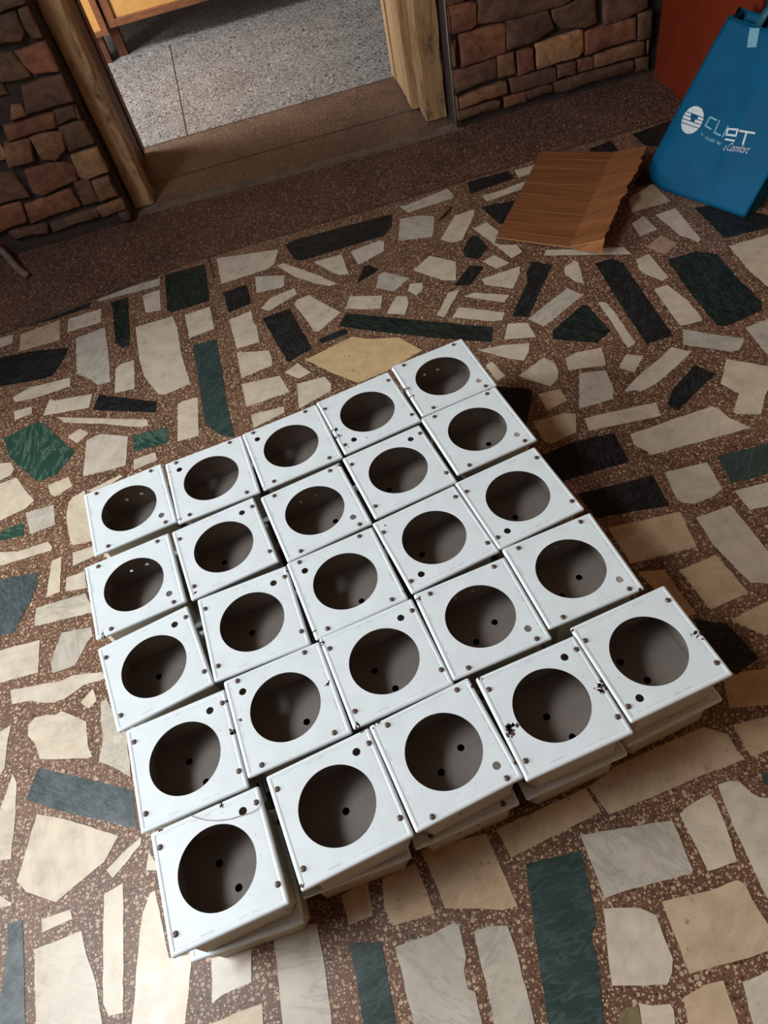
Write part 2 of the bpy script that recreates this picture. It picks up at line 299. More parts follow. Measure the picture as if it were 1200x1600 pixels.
# ------------------------------------------------------------------ floor
STONES = """K -11479,23514 -9204,23865 -8050,24046 -8090,23753 -9152,23620 -10518,23658 -11394,23521
W -11378,23413 -10878,23419 -10889,22922 -11316,22841
T -10614,23301 -9174,23488 -9108,22310 -10541,22296
K -11603,22304 -10212,22135 -8754,21738 -8908,21221 -9251,20454 -9745,20460 -11423,20762
W -8844,23384 -7657,23455 -7641,22648 -8866,22625
S -8527,22141 -7502,22291 -7335,20538 -7266,19335 -7692,19334 -7943,19739 -8420,20223
D -7318,23682 -6666,23649 -6605,21591 -6631,20905 -6869,20865 -7121,21295 -7224,23254
S -7799,24085 -6663,24264 -5461,24312 -5475,23843 -7738,23928
W -6135,23515 -5495,23584 -5504,22360 -6025,22462 -6085,23008
D -5265,24401 -3771,24392 -3749,22102 -5121,22044 -5267,22250
W -4667,21697 -3785,21774 -3715,20507 -4573,20376
W -6400,21810 -5085,21825 -4952,21022 -4883,19635 -4675,18129 -5505,17965 -5708,18071 -6152,19139 -6298,20087
W -7100,19902 -6895,20058 -6472,20080 -6474,18654 -7112,18707
W -10581,19935 -10051,20188 -8633,20111 -8623,19669 -9733,19585 -10435,19642
W -10476,19240 -9874,19206 -9836,18868 -10379,18769
W -9285,19285 -9092,19167 -7852,18983 -7955,18363 -9449,18601
K -7628,18845 -5778,17753 -5807,17287 -7095,17867 -7821,18221
W -8992,18357 -7245,17582 -6097,17092 -6044,16805 -6292,16814 -7395,17415 -8740,18010
W -8578,17324 -8208,17527 -7920,17217 -8284,16920
V -6518,16580 -5469,16507 -5508,15862 -6538,15887
W -5124,17353 -4917,17450 -4483,17431 -4555,15773 -5196,15793
V -10700,18088 -9616,18390 -9426,18262 -8328,16546 -8869,15840 -9420,15781 -10400,17143
W -7985,16919 -7539,17038 -6690,16594 -6766,15426 -7459,15436 -8034,15476
W -9089,15513 -8472,15628 -8332,15201 -8842,14992 -8993,15139
W -10998,17103 -10326,16900 -10198,16601 -10274,16369 -10895,16217
W -10883,16117 -10112,16212 -9652,15382 -9461,15068 -9703,14856 -10163,14755 -10703,14569
W -6526,15558 -5877,15612 -5815,15286 -6515,15142
W -7894,14855 -6932,15124 -6837,15026 -7632,14698
W -8424,14629 -8291,14790 -7967,14912 -7635,12982 -8236,13029 -8396,13580 -8465,14058
S -9690,14703 -8871,14702 -8765,13937 -9480,13851
V -10658,14180 -9800,14374 -9699,14269 -9672,13862 -10634,13975
W -10592,13618 -9800,13365 -8950,13414 -8809,13174 -8838,13076 -10525,13041
W -8225,12783 -7674,12806 -7556,12473 -8204,12330
W -8793,12714 -8532,12756 -8513,11625 -8870,11571
B -10478,12634 -9212,12439 -9124,12128 -9331,11503 -9683,10767 -10272,10862
W -8363,12025 -7869,12062 -7787,11507 -8363,11600
S -9115,11336 -7824,11357 -7576,10716 -9128,10798
W -10216,10383 -8951,10353 -8924,9449 -10111,9482
S -8403,10382 -7647,10300 -7599,10036 -7755,9885 -8013,9359 -8561,9325 -8628,9635
W -9589,9191 -8704,9109 -8467,9058 -8042,9115 -7338,8983 -7257,8793 -7796,8772 -8247,8564 -8514,8556 -8866,8669 -9027,8766 -9493,8808
W -7838,8354 -7560,8619 -7457,8288 -7642,8147
W -9055,8175 -8915,8308 -8610,8285 -8418,8228 -8289,8280 -7688,7851 -7633,7274 -7523,6989 -7660,6993 -8726,7277 -8887,7709 -9052,7907
S -7360,8180 -7230,8299 -6869,7423 -6759,7335 -6656,6289 -7080,6651 -7369,6839 -7289,7396 -7352,7791
W -9954,8130 -9482,8300 -9524,7968 -9530,7306 -9814,6926
B -8748,7086 -7610,6521 -6640,6014 -6529,5205 -7411,5633 -8326,6093 -8983,6457
W -8708,6081 -8103,5820 -6931,5171 -7225,4744 -7963,4376 -8183,4259 -8655,4523 -8808,4605 -9028,4852 -8863,5449
W -9328,7107 -9219,6900 -9175,6241 -9189,5317 -9633,5372 -9690,5858
W -9572,4844 -9090,4474 -9102,4434 -9527,4455
W -7173,4582 -6731,4887 -6448,5027 -6466,4878 -7041,4406
W -6305,4714 -6088,4301 -6370,4374
W -8457,4033 -7884,4057 -7828,3876 -8424,3790
W -7215,4157 -6830,4265 -6823,2132 -7092,2147 -7198,2364 -7220,3574
W -8562,3541 -7644,3630 -7520,3170 -7421,2939 -7340,2718 -7207,2055 -7172,1700 -8396,1978
B -9150,4108 -8847,4116 -8693,2888 -8589,2022 -9261,2175 -9108,3241 -9105,3822
W -6289,3950 -6193,3968 -5955,2765 -5535,2739 -5561,2543 -5784,1385 -6700,1593 -6556,2884 -6454,3601
W -5180,2577 -4427,2546 -4492,2040 -5028,1974 -5223,1896
T -5345,1607 -4337,1688 -4357,1060 -5534,1328
S -4008,2674 -3201,2656 -3171,1967 -3198,797 -4034,987 -4011,1877
G -2674,2206 -2127,2092 -2124,1788 -2134,883 -2146,558 -2688,681 -2660,1346
T -2690,2979 -2144,3113 -2181,2519 -2636,2477
T -1878,3072 -1216,3150 -1087,2290 -1849,2282 -1955,2594
T -1068,3365 187,3319 351,2039 76,2044 -294,2168 -623,2246 -896,2319 -919,2556
T 379,3340 2220,3610 2324,3144 497,2809
S -1897,1954 -1252,1982 -791,2070 -726,1991 -735,1524 -834,1333 -840,1078 -736,1008 -769,373 -1833,616
S -504,1860 -241,1870 83,1802 114,1390 68,353 48,186 -570,328 -522,1072
G 718,2647 1735,2611 1629,1852 1545,1452 1392,1353 1365,959 1065,-46 244,142 432,1222
S 1812,2858 2206,2823 3462,2670 3473,2443 3444,1845 3403,1790 2191,1817 1835,1792 1826,2631
W 1747,1650 2342,1513 2550,1349 2534,1014 2540,707 2439,525 2295,391 1450,581
T 2727,1516 3132,1501 3518,1479 4075,1514 4163,1415 4155,1192 4236,549 4178,447 2697,446
O 1426,211 1589,249 1733,227 1647,-180 1244,-87
W 1760,264 1958,185 2230,143 2245,63 2117,-287 1654,-181
T 2458,176 2898,259 3158,246 3120,-225 3073,-506 2338,-337
W 3429,155 3706,177 4059,238 3571,-619 3277,-552
W 3638,2736 3838,2825 4294,2918 4341,2803 4317,2467 4210,1777 3674,1759 3669,2064
W 4506,3036 4740,3045 4893,2988 5000,2738 5095,2639 5373,2548 4424,880 4386,1308 4421,2217
T 2282,3608 2842,3820 3764,3968 4774,4079 5124,3832 5129,3545 5183,3328 4365,3270 3380,3140 2442,3060
T 5295,3976 6170,3948 5842,3372 5312,3338
G 5326,3000 5647,3030 5459,2698 5267,2839
K 4198,11594 5221,11716 6196,11654 6157,10646 4790,10620 4170,10610
K 4634,10121 6502,10056 6469,9095 4784,9308 4752,9518
T 4916,8969 6603,8849 6510,7849 4989,7902
G 8116,10059 9625,10020 9151,9188 8036,9222
W 6791,10027 7833,9979 7778,9140 7446,8986 7001,8951 6781,9056 6699,9210
W 7989,8986 9031,8977 8670,8343 8029,8383
W 6859,8588 7727,8637 7871,6939 7620,6497 7112,6667 6861,7772
W 8094,7887 8435,7929 8239,7584
T 5049,7660 5597,7531 5733,6327 5396,6356
T 5904,7405 6797,7539 6967,6471 6059,6332
T 6321,5998 7286,6179 7396,6103 7010,5424 6742,5509
T 5577,4960 6519,4817 6651,4794 6266,4118 5388,4286
K 5636,6251 6227,5931 6409,5059 5833,4868 5629,5438
W 6555,11454 7868,11550 8783,11600 8907,11429 8974,11075 9280,10605 6733,10646 6682,10805 6485,11107
K 8442,18347 8995,18343 9201,18041 9157,16684 9078,14393 8306,14376 8338,15939
W 9608,17973 10066,18077 10093,16777 9857,16698 9546,17214 9493,17543
W 9489,16459 9901,16476 10104,15587 10101,14817 10063,14647 9449,14681 9439,15198
D 10409,17573 11384,17574 11794,17188 11766,16004 11821,14703 11654,14401 10519,14181 10310,14312 10310,15808
W 12277,17390 13829,17410 12328,14772 12298,15219 12216,16117
S 10919,13941 11903,14025 10971,12386 10900,12884
S 9428,14542 10069,14021 10701,13539 10357,13191 10110,13231 9168,13959
W 8862,13988 9228,13617 8646,13255 7879,12854 7385,12738 7297,12838 7049,12877 7054,12940 7782,13423 8240,13634
K 9092,13117 9404,12599 8599,12170 7977,11777 7812,12059 8145,12485
W 9907,13013 10701,12371 10852,12177 10089,11429 9705,10927 9176,11141 9163,11235 9590,11759 9340,12240
W 5705,12391 7595,12241 7500,11759 5649,11930
W 7651,14202 8028,13967 7549,13455 7254,13785
W 7805,16587 8011,16490 8067,15986 8056,14523 7786,14405 7822,15865
W 6209,13993 6898,13835 6814,13105 6644,12757 5719,12757
D 6161,15927 7369,16670 7480,16577 7638,15261 7104,14945 6052,15597
W 6093,14704 6437,14804 7155,14726 6983,14004 5979,14228
W 4660,14548 5560,14971 5743,14643 5730,14300 5599,14014 5317,13810
W 3925,16015 4605,15940 5394,15703 5249,15360 5004,15069 4675,15284
W 3946,15311 4164,15397 4338,14699 4059,14561
W 5103,16779 5643,16549 5641,15856 4772,16153
K 3960,14398 4846,13893 4674,13537 4245,12700 4032,12847
T 4903,13671 5522,13631 5540,13148 4933,13014
T 4428,12781 5358,12735 5569,12600 5332,11996 4598,11872 4476,12008
S 7255,17595 7555,17074 6010,16203 5703,16719
S 3565,24529 3834,24441 5464,24768 5557,24246 5474,24060 3771,23941
K 6237,24812 7753,24797 7827,24209 6122,24026
W 7999,24716 8874,24701 8692,24195 7970,24188
W 6464,23686 6904,23672 8334,23861 8063,23428 6477,23258
K 6204,23039 7455,22856 6653,21669 6460,21770
S 3416,23708 3988,23624 4552,23300 4326,22420 4180,22131 3050,22424
K 4569,22931 5282,23596 5266,23436 4811,22965
W 4405,21809 5219,22965 5935,23019 5874,22723 5069,21467 4730,21460
K 4916,20946 5403,21549 5608,21392 5707,20643 5241,20202 4887,20475
W 5573,21924 6101,22066 6316,21329 5978,20800 6092,20643 6607,20379 6642,19927 6209,19765 5950,20715
W 3108,20595 3821,21106 4539,20409 4257,19434 3881,19616
K 4881,20003 5291,19753 4582,19008 4142,19220
W 5320,20020 5775,20172 6082,19547 5618,19435
W 5023,19153 6325,19242 6204,18892 5757,18270 5030,18837
W 2697,19599 2835,19939 3234,19810 3161,19467 2880,19264
W 1792,18805 2303,19520 2605,19333 2575,18998 2320,18494
W 3471,18365 3856,18959 4248,18948 3415,17849 3218,18064
W 4262,18549 4593,18608 5568,18016 5297,17739
W 3641,17745 3982,18127 4700,17627 5172,17285 5002,17000 4719,17050
D 226,18849 591,19377 1683,18670 4641,16807 4392,16185 2830,17096 1433,18017
K 6747,19309 7250,18875 5727,16788 5321,17055 6247,18339 6384,18804
W 7538,18597 7969,18764 8020,18629 7774,17559 7590,17734 7437,18200
W 7191,19432 7332,19673 9554,18732 9596,18296
S 1763,20226 1980,20864 2198,20947 2907,20226 2260,19790
K -790,24161 -292,24283 3211,24152 3028,23366 2657,22972 901,22932 -383,22912 -586,23115
W -3308,24529 -2276,24276 -1055,23976 -1309,23170 -1538,22980 -3267,22879
K -3255,22342 -2414,22420 -2364,21312 -3164,21139
S -2061,22738 -1058,22328 -1138,21758 -1252,21670 -2114,21780
W -1267,23048 -974,23054 113,21727 577,21027 324,21009 -162,21431 -737,22093
W -2082,20863 -1697,21275 -830,21468 -804,21083 -1837,20614
K -2090,20334 -1148,20429 -755,18149 -1573,17840
W -964,20566 -849,20783 -423,20856 424,19480 -429,18855 -570,18960 -703,19611
W 32,22605 1043,22604 1059,21362 743,21468 517,21772
W 1359,22598 2437,22771 2582,22644 2458,22093 2019,21912 1473,21740
K 1210,20722 1634,21562 1821,21518 2077,21150
W 610,19611 852,20162 1872,19742 1678,19115 1188,19299
K -487,18512 422,18636 450,18378 -427,18259
C -1039,17725 539,18175 987,17855 1883,17535 2420,16676 1123,16195 315,16068 -374,16833
W -3188,20749 -2412,20881 -2404,20215 -2320,20004 -2336,19171 -3078,19171
G -4488,19958 -3705,19946 -3654,18621 -3610,16244 -3529,15304 -3913,15553 -4326,16154
W -3097,18977 -2084,18653 -2033,18234 -2076,17903 -3068,17716
W -3084,17460 -1897,17332 -1712,16521 -3055,16401
W -1735,17413 -1290,17679 -955,17081 -1348,16966
W -1452,16774 -589,16740 -460,16357 -523,16062 -1539,15714
W -2951,16012 -1958,15988 -1972,15718 -2940,15466
K 12529,24870 14144,25062 13148,23469 12569,23881
K 10810,24686 11701,24855 11666,23860 10819,24115
T 10769,21142 11795,21554 11838,20342 10522,20331
W 11100,19868 11810,19943 11739,18078 11604,17962 11406,18343 11276,18504
W 10269,19758 10756,20001 10833,19118 10203,19013
P 10128,18440 10791,18803 11033,18162 10468,17838
K 12321,19666 13074,19460 14200,18061 13992,17697 12346,17811
K 11255,21859 11983,22588 11884,21503 11266,21629
K -9271,-15545 -9031,-15372 -8628,-14760 -9051,-13709 -9935,-14240 -9734,-14904
T -2921,-12781 -1886,-12411 -1880,-12397 -2304,-11594 -3106,-11880 -3379,-12656
T -15121,-1521 -16001,-964 -16171,-937 -16447,-1316 -16174,-1906 -15923,-2065 -15512,-2125
T 18464,16180 17923,16353 17233,16250 16985,15472 17250,15236 18191,14936 18519,15961 18494,16151
W 11905,-10029 12171,-9840 12237,-8980 11725,-8656 11572,-8686 11138,-8997 10930,-9948 10949,-9976
T 3225,-6896 3086,-6629 2654,-6446 2121,-6723 2032,-6817 2407,-7537 2615,-7539
W -11061,-14376 -11175,-13666 -11306,-13687 -12313,-14322 -12194,-15054 -11878,-15068 -11389,-14989
K 13817,-10433 13334,-10112 12412,-10261 12487,-10822 13081,-11217
W 16864,-15580 16403,-14428 15901,-14533 15707,-14784 15913,-15526 15982,-15699 16695,-15972
W 2000,-11779 1828,-10646 1237,-10439 993,-10940 1103,-11661
S 771,-14738 -288,-14612 -388,-15461 -249,-15520 701,-15632 804,-14769
W 18846,18272 18876,18918 18788,19007 17989,18905 17946,17996 18654,17962
W 3433,-6559 3620,-6471 4119,-6011 3649,-5006 2489,-5972 2495,-6162
W 18148,5541 17797,6652 17668,6727 16965,6580 16836,5559 16860,5483 17253,4974 17409,4969
T 17106,17928 16346,18499 15742,18669 15892,17461 16013,17370 16771,17323
T 5685,-889 5829,-377 5597,355 4714,604 4357,-661 5481,-1050
W -11678,-6003 -11625,-5723 -12357,-4917 -12464,-4915 -12773,-6542 -12561,-6685 -12387,-6718
T 13886,-17765 14028,-16387 13341,-16164 13165,-17875 13308,-17958
W -16573,7589 -15960,7983 -16211,9022 -16234,9030 -16469,8970 -17026,8612 -17476,7793 -17373,7633
T 583,-3741 -435,-3632 -799,-4382 -732,-4459 325,-4573 894,-4028
G 21003,-11592 21855,-9571 21599,-9463 21301,-9453 20565,-9947 20051,-11166 20344,-11483
T -1562,-10479 -2249,-9312 -2689,-9510 -2732,-9536 -2789,-9994 -2160,-11062 -1563,-10581
T 6995,-6567 5804,-6402 5426,-6679 5442,-7031 5765,-7419 6340,-7538 6903,-7380
W -15410,-9634 -15404,-8786 -15470,-8573 -15957,-8119 -16120,-8119 -16725,-8765 -16729,-9489 -16498,-9763
W 11370,7085 12146,7126 12743,7808 12279,8345 11704,8315 11253,7989 11213,7225
W -8437,-5093 -8456,-4410 -8809,-4081 -9688,-4091 -9730,-4157 -9408,-5473 -9189,-5647
W -10722,142 -10714,595 -11228,1692 -11614,1929 -11790,1933 -11880,1901 -12261,1203 -12272,553 -11124,-25
W -16042,11080 -16038,11291 -16307,11874 -16893,11886 -17296,11696 -17350,10866 -17160,10648 -16667,10638
W -17430,-7087 -17338,-5963 -17410,-5791 -18042,-5521 -18107,-5515 -18214,-6816 -17631,-7158
W 20294,14807 19570,15185 19041,15094 18786,14606 19806,14074 20144,14222 20335,14749
T -6281,-11172 -6323,-10887 -6619,-9955 -7217,-9728 -7604,-9786 -7418,-11027 -7238,-11394 -6872,-11545
K -473,-12465 -715,-12312 -1371,-12417 -1773,-13054 -837,-14072 -775,-14111 -251,-13279
W -4896,-18304 -4920,-18278 -5972,-18172 -6210,-18585 -5106,-19754 -5081,-19730
K -16710,-10882 -17243,-11804 -16871,-12204 -15781,-11631
W 12310,-4106 13168,-2979 13199,-2865 12544,-2491 11767,-3511 11794,-3652
W -7526,-14481 -7576,-14573 -7581,-14653 -7169,-15409 -6475,-14800 -6451,-14444 -6657,-14245
S 20806,-1107 21183,-626 19984,202 19508,-405 20127,-1312
T -9330,-16835 -9696,-15633 -10829,-15890 -10935,-16224 -10281,-17066 -9556,-16971 -9441,-16936
K 7991,-13435 8779,-12764 8904,-12384 8218,-11798 7247,-12626 7222,-12816 7711,-13416 7946,-13460
S -16275,2000 -16554,3149 -17571,2902 -17538,2770 -17161,1629 -16937,1508 -16388,1642
W -13493,3008 -12565,4343 -12659,4472 -13739,5011 -13812,4980 -14147,4499 -14372,4061 -14018,3301
W 11797,-2125 12624,-1424 12669,-1340 12116,-563 12079,-561 11261,-1255 11216,-1439
W 21512,1771 20841,2192 20292,2381 19829,1741 19956,1421 20521,1067 21210,1290
W -8591,-873 -9669,-695 -9692,-1421 -8705,-1584 -8591,-1522
W -16394,-871 -16330,-734 -16642,89 -16816,172 -17465,-91 -17475,-1274 -17371,-1395 -16656,-1230
W 14895,2207 14665,3442 14612,3498 14568,3490 13881,3146 13792,2887 13865,2492 14269,1821 14589,1881
W -16805,-7495 -17425,-7286 -17599,-7347 -17716,-7687 -17937,-8342 -16935,-8680 -16618,-7739
T -7912,-9957 -8284,-9602 -9123,-9258 -9255,-9350 -9551,-10324 -8463,-10507 -8029,-10284
W -12439,-17642 -12293,-16562 -12776,-15873 -13273,-15806 -13355,-15826 -13548,-17249 -12958,-17631
W 16502,8602 17777,8798 17848,9222 17620,9743 16438,9941 16178,8668 16259,8610
W 12950,12863 13232,13652 12610,14010 12290,13116 12906,12830
W 13541,9466 12720,9222 12368,8531 12914,7900 12992,7895 13686,9080
W 14324,3506 14331,4079 14024,4430 13260,4438 13046,4281 13041,3825 13649,3399 14101,3394
W 19795,-15702 19438,-15448 18871,-15199 18557,-15488 18574,-15716 19451,-16340 19824,-15892
T 20176,23308 20102,23330 19577,23364 19060,22731 18945,22357 19864,22075 20318,22481
T 8753,-16789 7905,-16461 7245,-16849 7265,-17349 8200,-17685 8453,-17564
W 16785,-14309 17837,-13407 17669,-12698 17355,-12508 16530,-13217 16597,-14230
K 20169,9268 20341,10506 19345,10644 19226,9782 19631,9343
K -9379,-19882 -9554,-18408 -9586,-18376 -10273,-18532 -10102,-19968
W 18646,-18578 18031,-17783 17443,-18067 17771,-18994 17935,-19206 18612,-18682
W 16551,4302 16588,5315 15834,5332 15794,5287 15767,4553 16462,4195
K 15744,-9336 15724,-9360 15472,-10040 15801,-10803 16821,-10875 16753,-9774
K 7582,-5193 8798,-5019 8664,-4079 7374,-4263
W 17060,14046 17346,14951 17245,15040 16481,15282 16428,15224 16293,14800 16244,14356 16710,13963
W -17273,-18193 -16819,-18004 -16745,-17938 -16816,-17045 -17222,-16665 -17961,-16973 -17851,-17956
G 16167,6882 15876,8112 15676,8064 15237,7517 15437,6674 15933,6791
G -12543,-3430 -12613,-2879 -13530,-2813 -13392,-3912 -12857,-3844
W 12623,3864 12344,4072 11600,4170 11259,3889 11031,3584 12085,3111 12575,3767
G -17603,17810 -18627,17882 -18696,16911 -17539,16829 -17519,17113
W 14729,-14982 14131,-14570 13676,-14607 13445,-15313 13534,-16006 14436,-16299 14517,-16289
W 2943,-3024 3818,-2141 3681,-1867 3035,-1839 2133,-2751 2151,-2806
G 13253,-5245 12640,-4515 12341,-4766 12151,-4994 12283,-6084 12485,-6226 12885,-6205 13107,-6019 13331,-5796
W 19814,-14398 19064,-14585 18996,-14995 19827,-15360 20207,-14908
T -13360,7647 -13402,8197 -13633,8475 -14339,8524 -14701,7798 -14238,7161 -14208,7139
W 16887,2710 17053,3219 16477,3945 16453,3952 15848,3140 15730,2779 16372,2569
W 12856,-16503 12714,-15681 12382,-15535 11872,-15623 11726,-16184 12020,-16581 12661,-16537
T -11810,-13014 -10781,-12828 -10684,-12627 -11214,-12019 -11859,-12135 -12100,-12846
W 10372,-18583 10197,-18418 9394,-17845 9002,-19164 9768,-19889 10266,-19363
S 21415,7541 20938,9264 20843,9238 20008,8914 20090,7668 20272,7458 21167,7472
S -15306,-13480 -14569,-13221 -14414,-12739 -14719,-11868 -15552,-12160 -15699,-13059
W 17209,-3587 17725,-2507 17111,-2136 17023,-2167 16586,-3080 17168,-3601
S 4449,-4463 4744,-3483 4653,-3299 4054,-3118 3715,-4242
S 6584,-14637 5931,-14302 5217,-14854 5079,-15318 6153,-15533
T -4830,-5828 -5714,-5287 -6333,-6100 -5673,-6504 -5468,-6595 -4770,-5927
S 19396,16675 19350,17322 18689,17664 18587,17625 18675,16381
W 19973,-11996 19467,-11418 18959,-11547 18541,-12318 19586,-12794
S -13288,9620 -14117,10075 -14399,9901 -14693,9329 -14373,8765 -13639,8713
T 16571,12186 16562,12182 16172,11792 16491,10902 17268,11129 17384,11747
T -5810,-9466 -5657,-8618 -6320,-8223 -6732,-8573 -6926,-9654 -6585,-9784
W 21860,19303 21358,20885 20621,20803 20126,20100 20421,19197 21374,19149
W -2551,-2261 -2098,-1005 -2348,-913 -2929,-1229 -3206,-1998 -3040,-2229
T 13458,-5965 13334,-6088 13108,-6400 13512,-7428 13620,-7507 14176,-7380 14478,-6962 14572,-6502 14395,-6200
W -3132,-19006 -1833,-18745 -1714,-18480 -2104,-18000 -2911,-18162 -3183,-18669
S -10520,4448 -10827,5061 -10838,5064 -11978,4493 -11654,3846 -11633,3830
S 6577,-11624 5800,-11662 5530,-11909 5499,-11958 6143,-13010 6469,-12916 6946,-12167
W -15804,23161 -15901,23153 -16349,23116 -16486,22846 -16285,22731 -15673,22621 -15292,23167
T 5906,-5665 5317,-4700 4699,-5077 5383,-6198 5826,-5928
G -14271,-7655 -14515,-7115 -14904,-7035 -15231,-7183 -15604,-7759 -15310,-8407 -14245,-7886
K -12261,-9346 -11583,-8567 -11895,-7803 -12178,-7616 -13432,-8569 -12947,-9287
W 9118,5045 7434,5243 7414,5067 7884,4420 8749,4318 9183,4559
W 20118,-7740 19742,-7123 18689,-6922 18532,-7017 18722,-7581 19298,-8528 19943,-8264
W -14030,-17359 -14927,-17055 -15096,-17048 -15266,-17905 -14549,-18149
W -5359,-13196 -5634,-13028 -6599,-13024 -6571,-14107 -6156,-14507 -5929,-14559 -5142,-14038 -4999,-13804
W 10653,5408 10547,5575 9891,5821 9333,5062 9407,4504 10149,3952
W 1954,-12282 1637,-11900 1068,-11825 835,-12177 1057,-12706 1330,-13036
W 16455,-7534 16096,-7253 15285,-7884 15992,-8580 16463,-8221
T 15543,-4026 14802,-4736 14932,-5077 15740,-5242 16140,-4499
W -2632,-820 -3118,100 -3751,-234 -3737,-595 -3578,-896 -3287,-1176
W -16920,18917 -17088,19483 -17115,19521 -17907,19322 -17592,18260 -17532,18236 -17218,18347
K -16978,23065 -17830,22995 -18457,22944 -17721,22110 -17418,22071 -16886,22872
W -12255,-12817 -11882,-11719 -12792,-11801 -13207,-12420 -12736,-12921
S 20518,10773 22209,11164 22045,11875 19935,12201 19870,11192
W 15013,6403 15070,6692 14739,7138 14040,7316 13997,7305 13715,5859 13737,5833 14282,5727 14396,5743
W 17664,-6515 18384,-5968 18167,-5178 17249,-5085 17233,-5097 16945,-5686 17072,-6160
W 5780,-17706 5477,-16862 5210,-16734 4983,-16815 4639,-17091 4920,-17876 5156,-18050 5788,-17824 5803,-17814
S 15362,8883 16089,9385 16229,10067 16195,10160 15077,10340 14777,10133 15198,8937
W 6653,-4311 6788,-4156 6080,-3845 5520,-4487 6015,-4920
T 21277,-4191 21089,-2994 20483,-2917 20368,-2935 19800,-3483 20047,-4177
T -15480,12515 -15858,12433 -16164,12247 -15596,11314 -14613,11689 -14579,11773 -14649,12064
S 5895,-8027 5779,-7653 5475,-7288 5017,-7430 4555,-7842 4615,-8459 5173,-8758 5868,-8578 5902,-8528
K 8754,-13219 8123,-13567 8774,-14673 9135,-14675 9646,-13727
W 21057,16486 20849,17226 20189,17540 19720,17230 19656,16680 20310,16170
T 2291,-18996 2034,-18571 1286,-18209 882,-18318 729,-18570 1708,-20190 2289,-19839
T 15730,8490 15283,8753 15121,8807 14680,8666 14232,7445 14779,7306
G 10506,-16822 9968,-16813 9407,-17155 9401,-17530 9415,-17557 10316,-18200 10721,-18207 10848,-18133 11093,-17469
S 544,-13428 807,-12608 654,-12245 140,-12262 -131,-13108 -22,-13506 270,-13599
W -5987,-2029 -6106,-1383 -7315,-1780 -7466,-1985 -6623,-2657 -6031,-2544
W 12164,10890 13425,11471 13417,11516 12850,12034 12059,11761 11860,11670
G -486,-11428 -1139,-10867 -1462,-10738 -2112,-11262 -1061,-12164 -585,-12088
S -13292,13119 -12673,13868 -12722,14473 -12968,14677 -13303,14634 -13724,14123 -13835,13358 -13773,13307
T -14569,23261 -15574,23180 -15722,23167 -15172,23212 -14942,23231 -14782,23244 -14451,23271
T 1496,-14759 1907,-13820 1364,-13294 1118,-13276 919,-13400 530,-14289 1131,-14857
W -13783,22718 -12953,23383 -14116,23298 -14562,23262 -14570,23261 -14195,22757
G -14733,17870 -15719,18235 -16106,17808 -16059,17547 -15199,17229 -14898,17425
G -17623,13669 -16550,14446 -16556,14499 -16967,15066 -17987,14327
W -11554,-10863 -11064,-10800 -10578,-10535 -11028,-9228 -11802,-9328 -12029,-9536 -11954,-10420
W -17482,-5581 -17033,-5476 -16628,-5219 -16773,-4301 -16827,-4275 -18177,-4590 -17998,-5360
W 5931,-3226 5778,-2838 4895,-2872 5315,-3935 5866,-3570
T 20993,-16617 21185,-16458 19993,-15996 19498,-16592 20056,-17180
S -13923,-10259 -13903,-10157 -14695,-9664 -14952,-10977 -14943,-11028 -14293,-11155 -14242,-11116
G -12475,1111 -12114,2002 -13318,2767 -13355,2757 -13597,2257 -13395,1473 -12508,1051
S 14988,13221 15138,14150 14495,14990 14197,14304 14027,13249 14287,13042 14729,12977
W -9375,-9157 -9263,-8825 -9245,-8501 -9837,-8073 -10455,-8608 -10540,-8861
T 4879,-10290 4762,-10152 3955,-9929 3668,-10095 3570,-10246 3681,-11040 4276,-11270
W 19490,-11171 19688,-10376 19218,-9953 18640,-9810 18594,-9842 18147,-10819 18825,-11340
W -9556,-17122 -10198,-17206 -10587,-17627 -10553,-18397 -9651,-18191
T 1615,-16970 612,-16655 433,-17226 514,-17390 1461,-17688 1734,-17229
W -4683,-64 -3748,112 -3415,512 -4000,849 -4984,665 -4841,-57
W -1451,-14544 -1689,-13491 -1926,-13234 -2297,-13317 -2459,-13637 -2242,-14596
T 16651,1075 16979,1301 17404,2073 16977,2573 16678,2491 16137,2117 16293,1594
T 19940,3168 20380,3697 20048,4513 19934,4511 19107,3517 19117,3509
W -11224,7090 -10464,7367 -10865,8468 -11015,8463 -11810,8174 -12003,7471
K -11030,-6002 -11227,-5935 -11369,-5950 -12320,-6908 -12302,-6944 -11219,-7312 -10853,-7099 -10694,-6621
G -1176,-5942 -515,-5329 -1225,-4564 -1876,-5168 -1596,-5812
W 21746,-12840 20466,-11693 20329,-11670 19736,-12893 20208,-13403 21230,-13416
G 10065,6873 9842,7453 9728,7572 8979,7283 9390,6215 9911,6416
T -17355,16629 -17178,16098 -16534,15929 -15724,16407 -15724,16863 -16080,17157
K -8988,-15941 -9107,-16239 -9129,-16770 -8550,-17101 -7806,-17399 -7403,-16980 -7442,-16094
G -9609,1236 -10115,1959 -10809,1687 -10152,747
K 19101,19013 20184,19301 19957,19996 19674,20060 18916,19858 18939,19177
W -6453,-1274 -6125,-884 -6771,60 -7351,10 -7564,-243 -7677,-455 -7339,-1565
G -18642,3229 -17668,3678 -18044,4495 -18403,4602 -19122,4270
W -15028,-276 -15401,341 -15864,761 -16495,380 -16519,332 -16476,218 -15893,-748 -15074,-877
W 20544,-19424 22255,-18846 21975,-18018 20204,-18288
W -13910,14618 -14176,14670 -14745,14461 -14983,13877 -14797,13577 -14346,13420 -14046,13361 -13869,14590
W -5230,-4889 -5163,-3471 -5490,-3382 -6165,-4002 -6190,-4533 -5559,-5037 -5311,-5024
W -5707,-3377 -6636,-2916 -7052,-3539 -6293,-3915
W 2191,-8835 2977,-8711 3133,-8599 3143,-8156 2712,-7750 1989,-7864 1800,-8660
